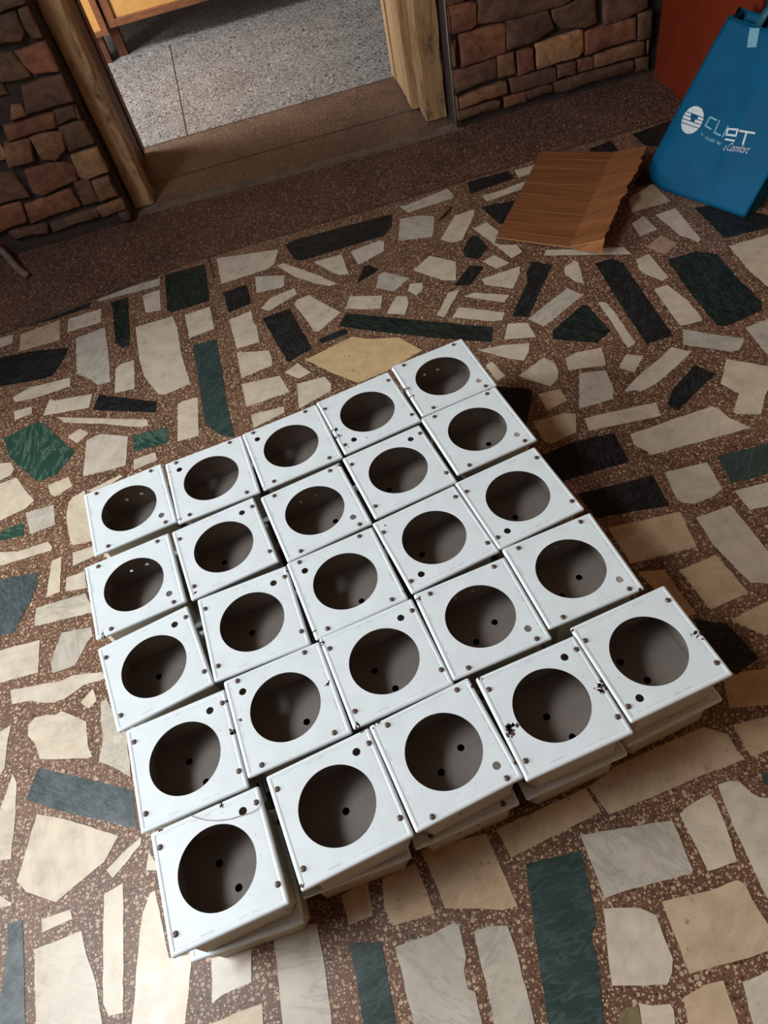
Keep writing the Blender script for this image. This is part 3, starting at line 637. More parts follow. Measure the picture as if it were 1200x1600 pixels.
W -6417,-5991 -5757,-5124 -6418,-4595 -7297,-5413 -7173,-5669
K 16229,15269 16586,15654 15658,16248 14339,15563 14347,15493 14454,15289 14573,15219
T 22190,-17253 20914,-16907 20130,-17378 20053,-18046 20083,-18073 20103,-18078 22047,-17782
W -18693,8726 -18367,8970 -17811,9529 -17825,9591 -18417,9904 -19159,9349
W 3898,-8973 3259,-8738 2760,-9095 2953,-9821 3455,-10043 3953,-9755
T -2181,-9092 -2157,-8287 -2456,-7891 -3469,-7862 -3599,-9010 -3339,-9124 -2318,-9154
W 13521,-14686 12586,-14063 11817,-14623 11848,-14906 12710,-15480 13192,-15692
T -17068,-19670 -15791,-19354 -15720,-18274 -16265,-18096 -16847,-18241 -17059,-18431
W -18250,-2597 -18306,-2541 -19210,-2378 -19694,-2873 -18254,-4286 -17657,-3810
T 12208,5930 11370,6387 10844,5754 11613,5335 11961,5477
K -2492,-14744 -2946,-14614 -3713,-15306 -3289,-15789 -2527,-15479
T -12987,653 -12755,838 -12901,1021 -13441,1278 -14095,865 -14077,544 -13977,417 -13875,347
T 16839,-5478 16893,-4733 16760,-4546 16288,-4572 15934,-5228 15917,-5470 15930,-5494 16774,-5611
G -13939,20856 -13765,21257 -13842,21375 -14694,21617 -15258,20317 -14371,20053
S 14924,12263 14260,12592 13590,11525 13595,11491 14597,10996 15147,11894
W 16747,6123 16459,6775 16422,6794 15652,6494 15935,5519 16669,5502
S -7428,-5234 -6589,-4453 -6617,-4207 -7242,-3745 -7420,-3848 -8087,-4581 -7830,-5026
S -8543,-10702 -8569,-10647 -9630,-10470 -9934,-10688 -9411,-11780 -8940,-11706
W -3969,-725 -3954,-674 -3968,-307 -4896,-265 -5190,-1252 -4855,-1391
W -13429,17874 -13097,18664 -13096,18666 -13825,19158 -14336,17943 -14253,17748 -14106,17686 -13495,17808
W -18715,11512 -18912,11021 -18558,10879 -17532,10955 -17485,11674 -17695,11796
W 10700,1663 10699,1658 11387,715 12119,1039 12151,1556 11639,1965 10821,1784
G 11094,-6284 11093,-6282 10878,-6143 10379,-6178 10103,-6417 10230,-7063 10604,-7476 11151,-7130
W 18093,12619 18946,12807 19148,12888 19066,13587 18789,13866 17701,13626 17684,13033
W 17524,13071 17548,13921 16737,13728 16434,13088 16597,12667
W 8482,-7381 8380,-7348 7393,-7782 7508,-8548 8240,-8302 8576,-7548
W 6660,-11208 6090,-10168 5489,-10420 5631,-10908 5926,-11445 6606,-11411
G 12676,-12012 11734,-11635 11622,-11660 11272,-12556 12007,-12850 12747,-12977
W 4216,-7658 4712,-7491 5052,-7188 4779,-6373 4768,-6366 3570,-6768 3567,-6800 3996,-7592
W -15530,-16513 -15513,-16043 -16544,-15650 -16848,-15744 -17085,-16532 -16662,-16927
W 6771,-10115 6899,-10017 7297,-9152 7017,-8784 6202,-8714 6084,-8804 6193,-9427 6692,-10083
W -18075,-10042 -18753,-9881 -19536,-11154 -18672,-11686 -18561,-11642 -17794,-10629
W 13401,-8879 13215,-8746 12467,-8994 12391,-9989 12419,-10010 13647,-9812 13707,-9239
W -17663,1558 -17437,1821 -17604,2326 -17965,2636 -18632,1860 -18144,1440
W 17931,-4964 18335,-4792 18378,-4722 18366,-4606 18135,-4062 17550,-3620 17256,-3728 17045,-4236 17328,-4903
W 6695,-14490 7507,-13589 7537,-13540 7402,-13375 6960,-12977 6594,-13081 5991,-13750 6019,-14143
W 9885,-120 9680,177 9137,164 8778,-287 9084,-953 9602,-877
T 16315,4046 15436,4498 14776,3814 14776,3795 15474,2916
T 15702,-3338 15989,-2558 15284,-2299 14827,-3214 15484,-3680
S 4366,-8563 4411,-8445 4357,-7889 3982,-7778 3352,-8245 3344,-8595 3987,-8830
W -17517,-1481 -17634,-1345 -18832,-1278 -19342,-2182 -18252,-2378 -17591,-1885
W 14194,-11909 13140,-11628 12872,-12258 12892,-12528 13673,-12859 13899,-12786
T 3523,-16073 3636,-15632 3236,-15129 2423,-15400 2342,-16013 2919,-16458
W -5797,-15438 -6488,-15023 -7067,-15531 -6444,-15906 -6057,-15980 -5743,-15648
W 10326,-10905 10110,-10086 9944,-10004 9188,-10297 8937,-10872 9645,-11257 10177,-11083
G -4664,-17325 -5294,-17103 -5695,-17139 -5941,-17837 -5929,-17919 -5863,-17943 -4916,-18038
W -13172,-11194 -13848,-11192 -14371,-11603 -13849,-12266 -13545,-12296 -13131,-11971 -12947,-11696
T 13663,-36 14498,-13 14892,523 14567,1042 13535,1014 13447,891
S 13777,1459 13635,2413 13553,2549 13015,2429 12936,2116 12978,1835 13571,1381
W -7956,-13801 -8776,-13576 -8876,-13618 -8900,-13665 -8566,-14493 -8207,-14661 -7782,-14574 -7694,-14412
T -11620,3420 -12852,3460 -12876,2707 -12853,2692 -11637,2653 -11613,3403
W -10684,-2155 -11598,-1818 -12171,-2459 -12175,-2610 -11184,-2975 -10620,-2569 -10514,-2282
T -11063,-4476 -11271,-4349 -12173,-4869 -11347,-5778 -11075,-5750 -10877,-5498
K 6396,-2482 6837,-1080 6141,-861 5833,-1840 6322,-2495
W 8679,-6357 8313,-5374 7558,-5338 7417,-5501 7393,-5887 7562,-6341 8459,-6646
G 1824,-7665 1219,-7031 1125,-6996 91,-7980 546,-8458 1026,-8538 1838,-7765 1849,-7716
W 11036,-1401 10756,-266 10094,-165 9822,-891 9853,-1016 10297,-1554 11001,-1543
W -3582,-4537 -3283,-3630 -3507,-3349 -3767,-3263 -3990,-3281 -4313,-4259
W -2380,-13090 -3500,-12783 -3527,-12794 -3905,-13593 -2894,-14101
T 18493,745 18207,815 17500,581 17676,-122 17998,-202 19088,-111 19137,8
W -12416,7396 -12113,8494 -12249,8532 -12985,8344 -13173,7663 -12956,7545
W -15881,11002 -16634,10469 -16165,9257 -15751,9383 -15128,9711
T -12816,-1677 -12553,-1129 -12893,-754 -13218,-783 -14007,-1266 -14075,-1345 -13768,-1831
T 18528,-11880 18652,-11367 18021,-10883 17849,-10954 17512,-12348 17878,-12436 18322,-12261
W -8736,-2683 -7998,-2619 -7869,-2405 -7911,-1920 -8401,-1750 -8687,-1774 -8926,-1904 -8866,-2594
W -1064,-7754 -1234,-7240 -1380,-7071 -2210,-7132 -1829,-8281 -1768,-8261
W -13778,5639 -13926,6213 -14320,6717 -14981,6320 -15030,5524 -15021,5492 -14228,5191 -13813,5298
W -3865,-7240 -4772,-6190 -5353,-6747 -4622,-7593 -4115,-7457
S 7048,702 6246,706 5732,619 6070,-445 7249,-451 7369,-233 7292,499
T 12060,-4756 12239,-4310 11678,-3816 10897,-4286 10849,-4659 11264,-4989 11968,-4866
T -4035,-9254 -4032,-9201 -4595,-8943 -5304,-8903 -5491,-9532 -5118,-9934 -4398,-9974
W 6597,3266 6372,2767 7392,2307 7728,2392 7905,2582 7497,3281
G 4956,-1057 4146,-849 3852,-1822 3926,-1971 4716,-2174 5382,-1508 5402,-1211
G -13938,2312 -14029,3088 -14101,3129 -15061,2597 -15042,2433 -14685,1892
W -2528,-3648 -2213,-2457 -3002,-2405 -3026,-2449 -3255,-3315 -2852,-3820
W -11481,-3681 -12340,-3528 -12859,-4214 -11744,-4412 -11395,-4211
W -11882,9869 -12478,10364 -12997,9765 -12667,9491 -12175,9226 -12087,9331
W 15029,-16620 14568,-17531 15462,-17982 15493,-17977 15893,-17044
S 1776,-6817 2269,-5941 1670,-5346 1358,-5565 906,-6368 1751,-6844
W -11388,-16385 -11306,-15520 -11364,-15455 -12092,-15386 -12190,-16426 -12159,-16471 -11583,-16525
S -15157,5881 -15658,6566 -15833,6646 -15968,6547 -16135,6350 -16093,5941 -15606,5275 -15175,5590
T 16703,-12215 16746,-11058 15768,-10989 15763,-10989 15510,-11376 15488,-11971 15639,-12176
K -17783,22999 -18342,22954 -19034,22900 -18457,22944
K -15775,5024 -16115,5118 -16873,4820 -16622,3454 -16404,3374 -16098,3431 -15557,4025
W -13330,12823 -13407,12932 -13796,13084 -14062,12895 -14496,12051 -14460,11901 -13450,12004 -13204,12358
W -15258,2443 -15920,2586 -16024,2255 -16217,1369 -15502,1214 -14864,1595 -14823,1784
W -12404,6119 -13062,6180 -13518,5960 -13574,5408 -12477,5306 -12257,5964
G 3280,-12716 4262,-12496 4395,-12254 4215,-11454 3565,-11203 2952,-11649 3157,-12562
G -8197,-6921 -7369,-5737 -7479,-5509 -7965,-5169 -8864,-6454
T -18115,-12906 -17401,-12746 -16992,-12465 -16973,-12323 -17281,-11994 -18270,-12216
G 10017,-5167 8969,-5058 8845,-5288 8974,-5917 10213,-6046
S -8652,-7978 -9003,-6964 -9204,-7034 -9581,-7538 -9377,-8129 -9131,-8306
S 11846,9113 10825,9181 10488,8903 10540,8474 10879,8301 11311,8273 11815,8636
T 6566,-3852 7717,-3270 7701,-3239 7031,-2723 6130,-3179 6046,-3623
W 20668,-9697 21087,-9272 20024,-8457 19888,-8513 19075,-9338 19938,-10187
W 13418,7630 14155,7771 14478,8652 13793,8974 13110,7809
W 12963,10397 12460,10642 12249,10627 11829,9765 12608,9386 13402,9622
G 5911,-9064 5488,-8842 5180,-8922 4970,-9848 5583,-10170 6068,-9966
W -14807,-3699 -15085,-3236 -15238,-3159 -15728,-3387 -15965,-4052 -15239,-4486
W 15043,-8213 14650,-7751 14391,-7531 13876,-7649 13449,-8012 13366,-8572 13817,-9102 14921,-8782 15146,-8591
W -7361,-12994 -8125,-12652 -8565,-13436 -7936,-13609
K -17465,-13826 -18543,-13109 -19016,-13820 -17679,-14709 -17266,-14106
G -14238,15448 -14987,15787 -15078,15789 -15320,15154 -14837,14618 -14833,14616 -14097,14887
W -9581,-6337 -9912,-5599 -10552,-5601 -10800,-5713 -10889,-5826 -10826,-5966 -10508,-6552 -9632,-6360
W -18154,-9845 -17939,-9807 -17097,-9190 -17118,-9022 -17629,-8745 -19078,-9001 -18963,-9654
K -11364,-392 -12403,193 -12750,-620 -12603,-781 -12157,-1032 -11733,-1046
W 3242,-14975 2871,-13870 2074,-13977 1754,-14666 1858,-14978 2320,-15283
W 8471,965 8233,979 7767,675 7582,-101 7590,-179 8542,-212 8950,302
K 9649,-9871 9731,-9794 9433,-9015 8883,-9059 8446,-9580 8452,-9622 9146,-10066
T 8445,-15226 8504,-14593 8228,-14125 7471,-14055 7180,-14526 7173,-14600 7550,-15143
W 8729,-3809 9948,-3530 9993,-3498 10055,-3188 9758,-2829 8291,-3165 8352,-3428
W 21779,15036 21190,16373 20325,16007 20079,15381 20495,14801
S -13464,17584 -14065,17307 -13873,16372 -13055,16257 -12765,16897
W 22112,5551 21173,5868 20661,5681 20497,4870 21801,4628
W 20038,-13568 19649,-13149 19419,-13236 18673,-13896 18993,-14357 19813,-14153
T 15808,-5665 15686,-5439 14909,-5281 14574,-6052 14724,-6308 14740,-6320 15614,-6286
W 9808,-8109 8777,-7690 8483,-8351 8845,-8906 9458,-8857
T 1011,-3824 1874,-3129 1982,-2888 1889,-2596 690,-2688 349,-3214
G 12222,-17620 12847,-17236 12846,-17178 12541,-16681 12292,-16699 11866,-16960 11725,-17268 11780,-17358
W -4269,-10537 -4562,-10352 -4840,-10383 -5463,-11278 -5385,-11382 -4606,-11874 -4233,-11500
G 12699,1928 12831,2449 12457,2786 12043,2690 11813,2141 12290,1760
K 3250,-5117 2618,-4579 2610,-4578 1793,-5149 1784,-5214 2399,-5825
W 14651,-11555 15553,-10912 15607,-10829 15321,-10167 14789,-10332 14302,-10679
K -10272,6160 -10561,6792 -11179,6510 -11445,6019 -10966,5393 -10246,5721
W -17278,21357 -17480,21932 -17799,21973 -18650,21296 -18763,20592 -17648,20803
W -17655,-3426 -17104,-3123 -16858,-2812 -16860,-2700 -17463,-2129 -17785,-2306 -18090,-2534
G -4072,-16909 -3400,-16075 -3399,-15960 -3879,-15414 -3976,-15395 -4645,-16226 -4502,-16927 -4420,-16999
W 16345,-13198 15465,-13109 15214,-13401 15552,-13878 16396,-13964
G 19606,-5649 19631,-4764 18925,-4842 18896,-5882
G 18264,-8622 18688,-8145 18574,-7808 18007,-7304 17726,-7621 17569,-8388 17601,-8416
T 9159,-17928 8435,-17751 8304,-17814 7930,-18985 8783,-19194
W -4859,-7748 -5298,-7314 -5459,-7283 -6262,-8028 -6257,-8081 -6020,-8223 -5148,-8387
S -8326,-12006 -8271,-11996 -7493,-11411 -7880,-10619 -8421,-10722 -8835,-11770
W 384,-2069 -65,-1777 -405,-1739 -677,-2431 239,-3026 510,-2607
T -13195,-9495 -13806,-8847 -14567,-9408 -14403,-9581 -13718,-10007 -13464,-9922
T 18814,7868 17852,8380 17833,7393 18480,7049 18706,7159 18897,7708
W 19573,11371 19015,12589 18238,12277 18170,12125 18794,11014
W -15662,16272 -16643,15694 -16659,15128 -16436,14854 -15494,15194 -15250,15834
S 20882,-8871 21869,-8145 21412,-7523 20746,-7646 20273,-7994 20178,-8278 20268,-8400
K -3777,-12780 -3790,-12748 -4571,-12076 -4980,-12112 -5197,-12628 -4725,-13835 -4157,-13581
S 2496,-18738 2495,-19258 3303,-20453 4253,-19811 3679,-18565 2879,-18390
T 15292,690 16257,1094 16201,1284 15762,2333 15033,2028 14826,1807
T 14435,-420 13716,-324 13651,-324 13380,-1108 13863,-1440 14556,-895
S 12248,817 11452,464 11354,-5 11715,-390 12204,-424 12532,-103 12479,688
G -10174,-4127 -9865,-4023 -9838,-3980 -10128,-3016 -11307,-3413 -11173,-4237 -11001,-4341
W -13464,-6033 -14270,-5449 -14591,-5413 -15230,-6627 -15205,-6671 -14938,-6864 -14234,-7008 -13408,-6347
S -17840,-16587 -17154,-15532 -17666,-14927 -18620,-16395 -18573,-16426 -18051,-16626
W 10372,4 11311,525 11315,545 10839,1197 10011,737 9878,317 10093,47
S 2215,-15694 1954,-15205 1595,-14968 1224,-15068 1013,-15564 1473,-16425 1484,-16429 2172,-16019
W 9813,7753 10344,7197 10844,7269 10992,7393 11024,8007 10462,8294
W 4187,-19243 5151,-18454 5182,-18271 4476,-17749 4059,-18090 3850,-18511
W 14152,-10863 13790,-10706 13075,-11468 13098,-11479 14287,-11796 14317,-11774 14420,-11538
T 7988,-16233 7883,-15537 7584,-15426 6653,-16038 6662,-16140 6684,-16281 7184,-16707
W 20598,13614 20151,14018 19321,13653 20271,12796 20849,13343
S 9920,1863 10717,2154 10774,3502 10738,3559 10629,3602 9873,3326 9404,2617 9614,2041
T -17678,9318 -18419,8573 -17959,7964 -17677,7851 -17089,8921
T -15269,13971 -15156,14060 -14977,14498 -15443,15015 -16026,14804 -16371,14534 -16358,14429 -16047,14032
S -430,-7442 -339,-6145 -970,-6101 -1007,-6116 -1173,-6860 -1180,-6961 -787,-7417
T -14536,-14287 -14914,-13748 -15299,-13708 -16045,-14450 -16019,-14521 -15216,-14977 -14557,-14515
K -18147,-8256 -17945,-7183 -18415,-6906 -18705,-6852 -18941,-8106
W 4504,-13282 3788,-13224 3662,-14778 4780,-14869 4631,-13378
W 14515,8802 14987,8954 14597,10058 14294,9960 13706,9485 13844,9118
T -14555,-1063 -13743,-669 -13963,201 -14163,338 -14881,-26 -14905,-341
W -11228,12604 -11420,13019 -12557,13386 -13137,12933 -13013,12476 -12198,12061
W -5202,778 -5257,878 -5476,998 -6406,482 -6468,370 -5835,-771 -5361,-507 -5034,-73
G 9003,2670 9480,3027 9819,3538 9229,4326 8583,3968 8785,2900 8943,2690
W -16175,-14589 -16224,-14453 -16636,-14283 -17277,-14450 -17385,-14608 -17213,-15269 -16989,-15534 -16566,-15424
T 10285,-12797 10175,-12680 9229,-12404 9040,-12580 8869,-13097 8925,-13157 9720,-13609
W 17401,139 16975,795 16871,865 16526,865 16103,591 15916,431 15971,271 16546,-615 17241,-732 17503,-269
G -418,-19783 -862,-18333 -864,-18331 -1578,-18514 -1736,-18866 -1367,-20073
T -2237,-5123 -2392,-4849 -2981,-4347 -3466,-4742 -3461,-4849 -3011,-5645 -2948,-5662
W -7298,-17147 -7542,-17400 -7628,-17990 -6958,-18436 -6402,-18518 -6113,-18016 -6223,-17268
W -4843,-15820 -4287,-15242 -4839,-14144 -5766,-14881 -5577,-15606
W 10609,-4584 10652,-4247 10081,-3709 9370,-4212 9201,-4376 9565,-4751 10019,-4906
W 16206,12176 16392,12710 16261,13048 15303,13289 15010,12449 15278,12005 15974,11944
W 15227,-11937 14792,-11817 14593,-11804 14447,-11911 14145,-12812 14859,-13278 15058,-13259 15673,-12542
T 11211,-8569 11795,-8094 11990,-7510 11965,-7463 11333,-7276 11024,-7472 10439,-7946 11180,-8575
T 6254,-16429 6170,-15708 6161,-15697 5428,-15550 5241,-15572 5366,-16642 5701,-16802
T 17075,-19861 17642,-19224 17244,-18096 16923,-18040 16405,-18451 16536,-19381
G 11357,-14428 11064,-14337 10773,-14378 10096,-15241 10363,-15680 11494,-15063 11633,-14620 11631,-14609
W 18209,-16862 17459,-16618 16875,-16440 16712,-16721 16689,-16791 17032,-17763 17299,-17850 18074,-17476 18185,-17134
W 17219,-7246 17693,-6703 17004,-6290 16179,-6874 16194,-7057 16621,-7391
K -1088,-16271 -1676,-16085 -1859,-16133 -2062,-16593 -1755,-17063 -1491,-17147 -882,-17118
W -15129,13340 -15091,13694 -15151,13790 -15963,13854 -16101,12573 -15636,12674
S 7878,1852 7631,2135 7022,1980 7008,1487 7632,768 8151,1106
G -15592,19962 -16378,20261 -16875,20053 -16970,19588 -16774,19311 -16525,19217 -15852,19276
K 12154,-19622 13277,-18866 13154,-18130 13045,-18067 12046,-18740
K -6411,-6333 -6466,-6214 -7216,-5894 -7894,-7044 -7924,-7122 -6882,-7191
T 18310,-10000 17969,-9825 17115,-9712 16929,-9823 16964,-10394 17763,-10804 17983,-10714
K 8302,-9690 8294,-9626 7486,-9160 7141,-9911 7583,-10394 7751,-10418
W -19227,-19534 -17269,-19423 -17263,-18452 -17958,-18167 -19271,-18743
W -14401,6864 -14376,7122 -14816,7727 -15727,7734 -15921,7473 -15842,6813 -15073,6461
T 20854,-6411 21470,-5836 21138,-5480 20685,-5567 20204,-6016 20334,-6434
W -5844,-12851 -5155,-11992 -5600,-11399 -6047,-11335 -6689,-12135 -6650,-12816 -6611,-12848
S 11631,-6069 12003,-5701 11922,-5034 11619,-5087 11268,-5433 11084,-6030 11213,-6114
T 18733,-2722 18815,-2707 19232,-2061 19212,-1957 18634,-1613 18595,-1620 18233,-2241 18301,-2600
W 11032,-13466 10429,-12883 9907,-13633 10081,-13801 10722,-14250 11107,-14197
W -16181,-6328 -16063,-5808 -16117,-5462 -16499,-5308 -16790,-5493 -16982,-6338 -16938,-6444 -16659,-6508
W 1360,-9077 443,-8709 319,-9817 1116,-10137
W 514,-17754 -52,-17166 -490,-17197 -698,-17398 -730,-18153 -137,-18768 644,-18017
T -1321,-9274 -496,-8659 -53,-8284 -476,-7716 -583,-7707 -1809,-8621
W -3213,-10464 -3002,-9498 -3676,-9200 -3832,-9261 -4085,-9761 -4214,-10353 -4114,-10443
K 6615,-18223 6400,-18003 5978,-17908 5383,-18304 5285,-18885 6426,-20055 7056,-19442
T 18409,1732 18052,1976 17592,1997 17087,1082 17486,808 18326,1087
W -12202,-9542 -12286,-9513 -12923,-9458 -13279,-10023 -12848,-10600 -12124,-10462
W 10295,7003 9968,6032 10612,5790 11305,6626 11380,6836 11069,7114
K 7960,-2600 8102,-1553 7802,-1379 7409,-1326 7250,-2504
W 11302,-2150 10236,-1854 9643,-2429 10112,-2997 10344,-3061 11334,-2638 11424,-2316
W 13272,5941 13677,7225 13678,7230 13526,7318 12767,7558 12595,7361 12286,6382 12482,6025
S -14428,3633 -15048,3890 -15418,3894 -15992,3262 -15035,2866 -14269,3291
S -9859,-1084 -10444,-52 -10542,32 -11074,-188 -11442,-1060 -11356,-1286 -11246,-1479 -10246,-2229 -9889,-2027
W -12994,-15095 -13106,-14003 -13902,-14085 -13790,-15177
W -11829,17266 -12106,17863 -12996,18025 -13320,17703 -13313,17689 -12603,16990
W -15230,-15560 -15254,-15156 -16023,-14720 -16388,-15498 -15469,-15848
T -10762,-17751 -10831,-17600 -11965,-17323 -11991,-17363 -11301,-18881 -10952,-18722 -10733,-18418
W 8047,-17934 7906,-17794 7162,-17526 6758,-17980 6819,-18147 7698,-19027
S 2698,-13679 2695,-12342 2435,-12016 1733,-12864 1734,-13381 2121,-13756
W 14497,10747 13177,10860 12999,10719 13448,9926 13897,9888 14501,10375 14565,10553
T -12466,10956 -12420,11040 -12339,11926 -13066,12296 -13359,11875 -13178,11155
S 8678,-658 8318,-387 7555,-361 7387,-667 8557,-1547 8853,-1038
W -14430,22667 -14731,23108 -15002,23058 -15487,22137 -14888,21821
W 19929,18578 19835,18681 19349,18663 18809,17790 19644,17358 20112,17668
W 20180,21200 19104,21603 19356,20419 19998,20179 20504,20896
W 6154,-5382 5937,-6101 6130,-6265 7072,-6396 7176,-6323 7224,-5556
T 3321,-18330 3777,-18246 4147,-17504 3429,-17470 2889,-17569 2852,-18228
W -14338,-5259 -13744,-3981 -14251,-3422 -14261,-3423 -14959,-4923 -14577,-5232
W -18719,10639 -19028,10402 -19012,10381 -17788,9733 -17301,10563 -17449,10733
T 15300,-14732 15441,-14104 15066,-13574 14853,-13526 14477,-14159 14388,-14556 14836,-14865 14861,-14871
G 12287,-10817 11363,-10176 10808,-10145 10654,-10261 10646,-10540 11884,-11399 12351,-11297
W 12233,-6488 11999,-6226 11307,-6301 11364,-7146 11936,-7315
S -6490,-17074 -6110,-16927 -6121,-16156 -7078,-15971 -7261,-16042 -7219,-16992
T 14642,-19222 14366,-17800 14122,-17847 13548,-18039 13809,-19383
T -15580,-3099 -15351,-2866 -15510,-2302 -16115,-2213 -16645,-2741 -16644,-2818 -15810,-3207
W -9009,-3888 -8750,-3493 -8586,-3020 -9211,-2589 -9757,-3419 -9614,-3895
W -10376,-10445 -9618,-9781 -9488,-9352 -10219,-9165 -10726,-9609 -10479,-10329
W -2017,-16941 -2252,-16666 -2814,-16812 -3048,-17012 -2426,-17738 -2194,-17715 -1834,-17221
G 21153,2310 22172,2704 21812,3633 20651,3499 20208,3025 20330,2593
G -5287,-10723 -5436,-9824 -5656,-9586 -6188,-9804 -5968,-11139 -5612,-11190
T 3785,-7652 3425,-6987 2831,-7615 3273,-8032
W -12511,20143 -12716,20888 -13605,21048 -14100,20127 -14005,19780
K -9794,-12043 -10490,-10796 -11199,-11191 -10504,-12439
S -4753,-5696 -3596,-5398 -3618,-4906 -3663,-4731 -3932,-4629 -5013,-4907 -4853,-5530
W -1037,-2550 -742,-2234 -555,-1756 -1335,-1026 -1818,-1543 -1899,-2011 -1342,-2531
K 8324,1149 8784,1451 9277,1954 8933,2479 8747,2542 7994,2049
W 2773,-16605 2230,-16186 1587,-16569 1587,-16573 1846,-17137 2678,-17193
T -13328,-12588 -13516,-12479 -14152,-12416 -14532,-13597 -14024,-13893 -13043,-13765 -12879,-13067
S -10979,-8721 -10758,-8599 -9942,-7892 -9952,-7772 -10743,-7244 -11540,-7708
K -17675,15346 -17896,16572 -18801,16674 -18493,14962
W -11555,-1352 -11657,-1230 -12447,-1203 -12689,-1709 -12257,-2257 -11523,-1437
W 11291,-11951 10942,-11165 10618,-10893 10367,-11194 10470,-12111 10692,-12611 11016,-12655
G -14153,17009 -14889,17195 -15488,16804 -15488,16450 -15188,16130 -14443,15942 -14343,15939 -14011,16321
W 7434,-5208 7209,-4202 7055,-4225 6140,-5098 6174,-5193 7290,-5375
W -12925,10101 -12741,10880 -13234,11018 -13525,10823 -13710,10041 -13437,9891 -13163,9826
T -9639,-12736 -10010,-12516 -10099,-12547 -10701,-13558 -9914,-14027 -9581,-13828 -9283,-13327
T 14606,4010 14769,4020 15337,4609 15316,4888 14335,5493 13923,5433 13898,5300 13929,4785
T -14038,-2855 -14752,-1459 -14941,-1556 -15255,-2041 -14670,-3183 -14042,-2862
G -8207,-20082 -6454,-19462 -6567,-18869 -7606,-18178 -7984,-18312 -8563,-19078
G -3982,-6162 -3666,-7096 -2671,-7184 -2580,-7055 -2529,-6572 -3075,-5791 -3431,-5691
W -14408,12606 -14392,13224 -14538,13275 -14892,13284 -15280,12775 -15285,12571 -14724,12267 -14584,12263
W 18787,-9250 18239,-8811 17504,-8583 17223,-9478 18504,-9647 18665,-9535 18778,-9394
W -13436,-19664 -11938,-19104 -12329,-18060 -12427,-17853 -12772,-17845 -13009,-17934 -13663,-19057
W -814,-10810 -520,-10790 -180,-10066 -927,-9639 -1347,-9667 -1354,-10594
T -18110,247 -16970,370 -17071,1311 -17253,1410 -18361,1139 -18271,297
W -15261,-4851 -15399,-4604 -16072,-4202 -16398,-4312 -16553,-4399 -16437,-5132 -15966,-5321 -15256,-4880
G -6862,-11915 -7759,-11786 -8172,-12096 -8055,-12458 -7621,-12652 -6813,-12768
K -17481,5598 -18293,6035 -18766,5157 -17815,4644 -17685,4605 -17331,5262
T 5108,-14729 5846,-14030 5803,-13443 5117,-13442 4858,-13687 4970,-14808 4985,-14824
S 19655,-955 18900,-932 18653,-1433 19061,-1676 19831,-1700 19970,-1418
W -14123,-16917 -14219,-15430 -14344,-15345 -14751,-15371 -14786,-15386 -15118,-15786 -15047,-16879
W 19854,-4335 19593,-3604 19210,-3501 19183,-3508 18500,-4121 18557,-4683 19734,-4553
W 2687,-18281 2711,-17403 1863,-17346 1644,-17714 1631,-18180 2393,-18548
W 12772,12667 12133,12964 11490,12054 11758,11845 12742,12185
T 807,-1314 769,-344 308,-187 -591,-1078 -620,-1163 -412,-1547 414,-1641
T -14109,-8842 -13935,-8273 -14146,-8027 -14936,-8413 -15120,-9014 -15094,-9099 -14645,-9236
T 21103,-5292 20881,-4365 20031,-4356 19896,-4601 20107,-5484
W -3463,-1603 -3679,-1067 -3858,-895 -4403,-1305 -4178,-1860 -3499,-1820
T 9318,-7703 10157,-7691 9916,-6468 8847,-6483 8607,-6798 8614,-7146 8811,-7497
K 14981,-1035 15989,-743 16073,-615 15896,-2 14636,-367 14764,-869
G 913,-11722 752,-11213 738,-11208 -226,-11359 -364,-11744 -395,-11954 -17,-12089 685,-12066
G -3260,-2516 -3332,-2166 -3450,-2002 -4404,-2058 -4487,-2592 -4382,-3108 -3555,-3040
G 2899,-4382 3319,-4058 3335,-3619 3087,-3297 2321,-3087 1965,-3362 1920,-3464 2643,-4359
W 13502,4848 12860,5836 12470,5877 12382,5820 12183,5459 12717,4432 12787,4323
W 8350,3938 8026,4015 7613,3351 8023,2648 8569,2779
T 15491,6441 15278,6473 14510,5653 15381,5116 15753,5535
K 18773,6959 18099,6631 19034,5724 19631,6244 19628,6510
S -17420,-11724 -16914,-10849 -17681,-10761 -18356,-11652 -18353,-11659
W -11360,-13561 -11454,-13444 -12224,-12998 -12750,-13112 -12903,-13763 -12491,-14275
W 14228,-5953 14576,-5693 14810,-5154 14687,-4831 14086,-4582 13419,-5081 13517,-5775
S 20454,22391 20185,22150 20025,21662 20555,21164 20861,21064 20968,21076 21330,22184
K -8504,-617 -8005,-423 -7844,-340 -7768,-196 -8024,463 -8119,561 -8716,330 -9271,-348
W 15361,14173 15386,14173 16088,14437 16160,15083 14697,15039
K 17464,2285 18468,2394 18565,3065 18543,3269 17293,3133 17267,3122 17117,2693
S -16285,6521 -16073,7128 -16110,7434 -17115,7489 -17466,6484
G 15618,-6509 14769,-6542 14585,-7443 14663,-7510 15425,-7538 15992,-7097 15973,-6860
W -1183,-6156 -1600,-6026 -2177,-6450 -2365,-6980 -1350,-6906
T -1044,-15516 -1641,-14741 -2298,-14784 -2334,-15541 -1917,-15907 -1171,-15713
W 11761,-14330 12592,-13392 12216,-13059 11506,-12937 11242,-13235 11313,-13932
K -6709,-8386 -6686,-7633 -6849,-7423 -7606,-7372 -7636,-8368 -7307,-8895
W -4888,-16893 -4683,-16785 -4836,-16034 -5639,-15800 -5684,-15824 -5911,-16063 -5897,-16984
W 20415,5467 20300,5797 19737,6050 19318,5685 19668,4686 20104,4692 20285,4826
W 11151,-20111 11882,-19275 11818,-18757 11026,-18411 10485,-19030 10424,-19475
W -18178,46 -18913,60 -18936,-1078 -17713,-1146 -17704,-100
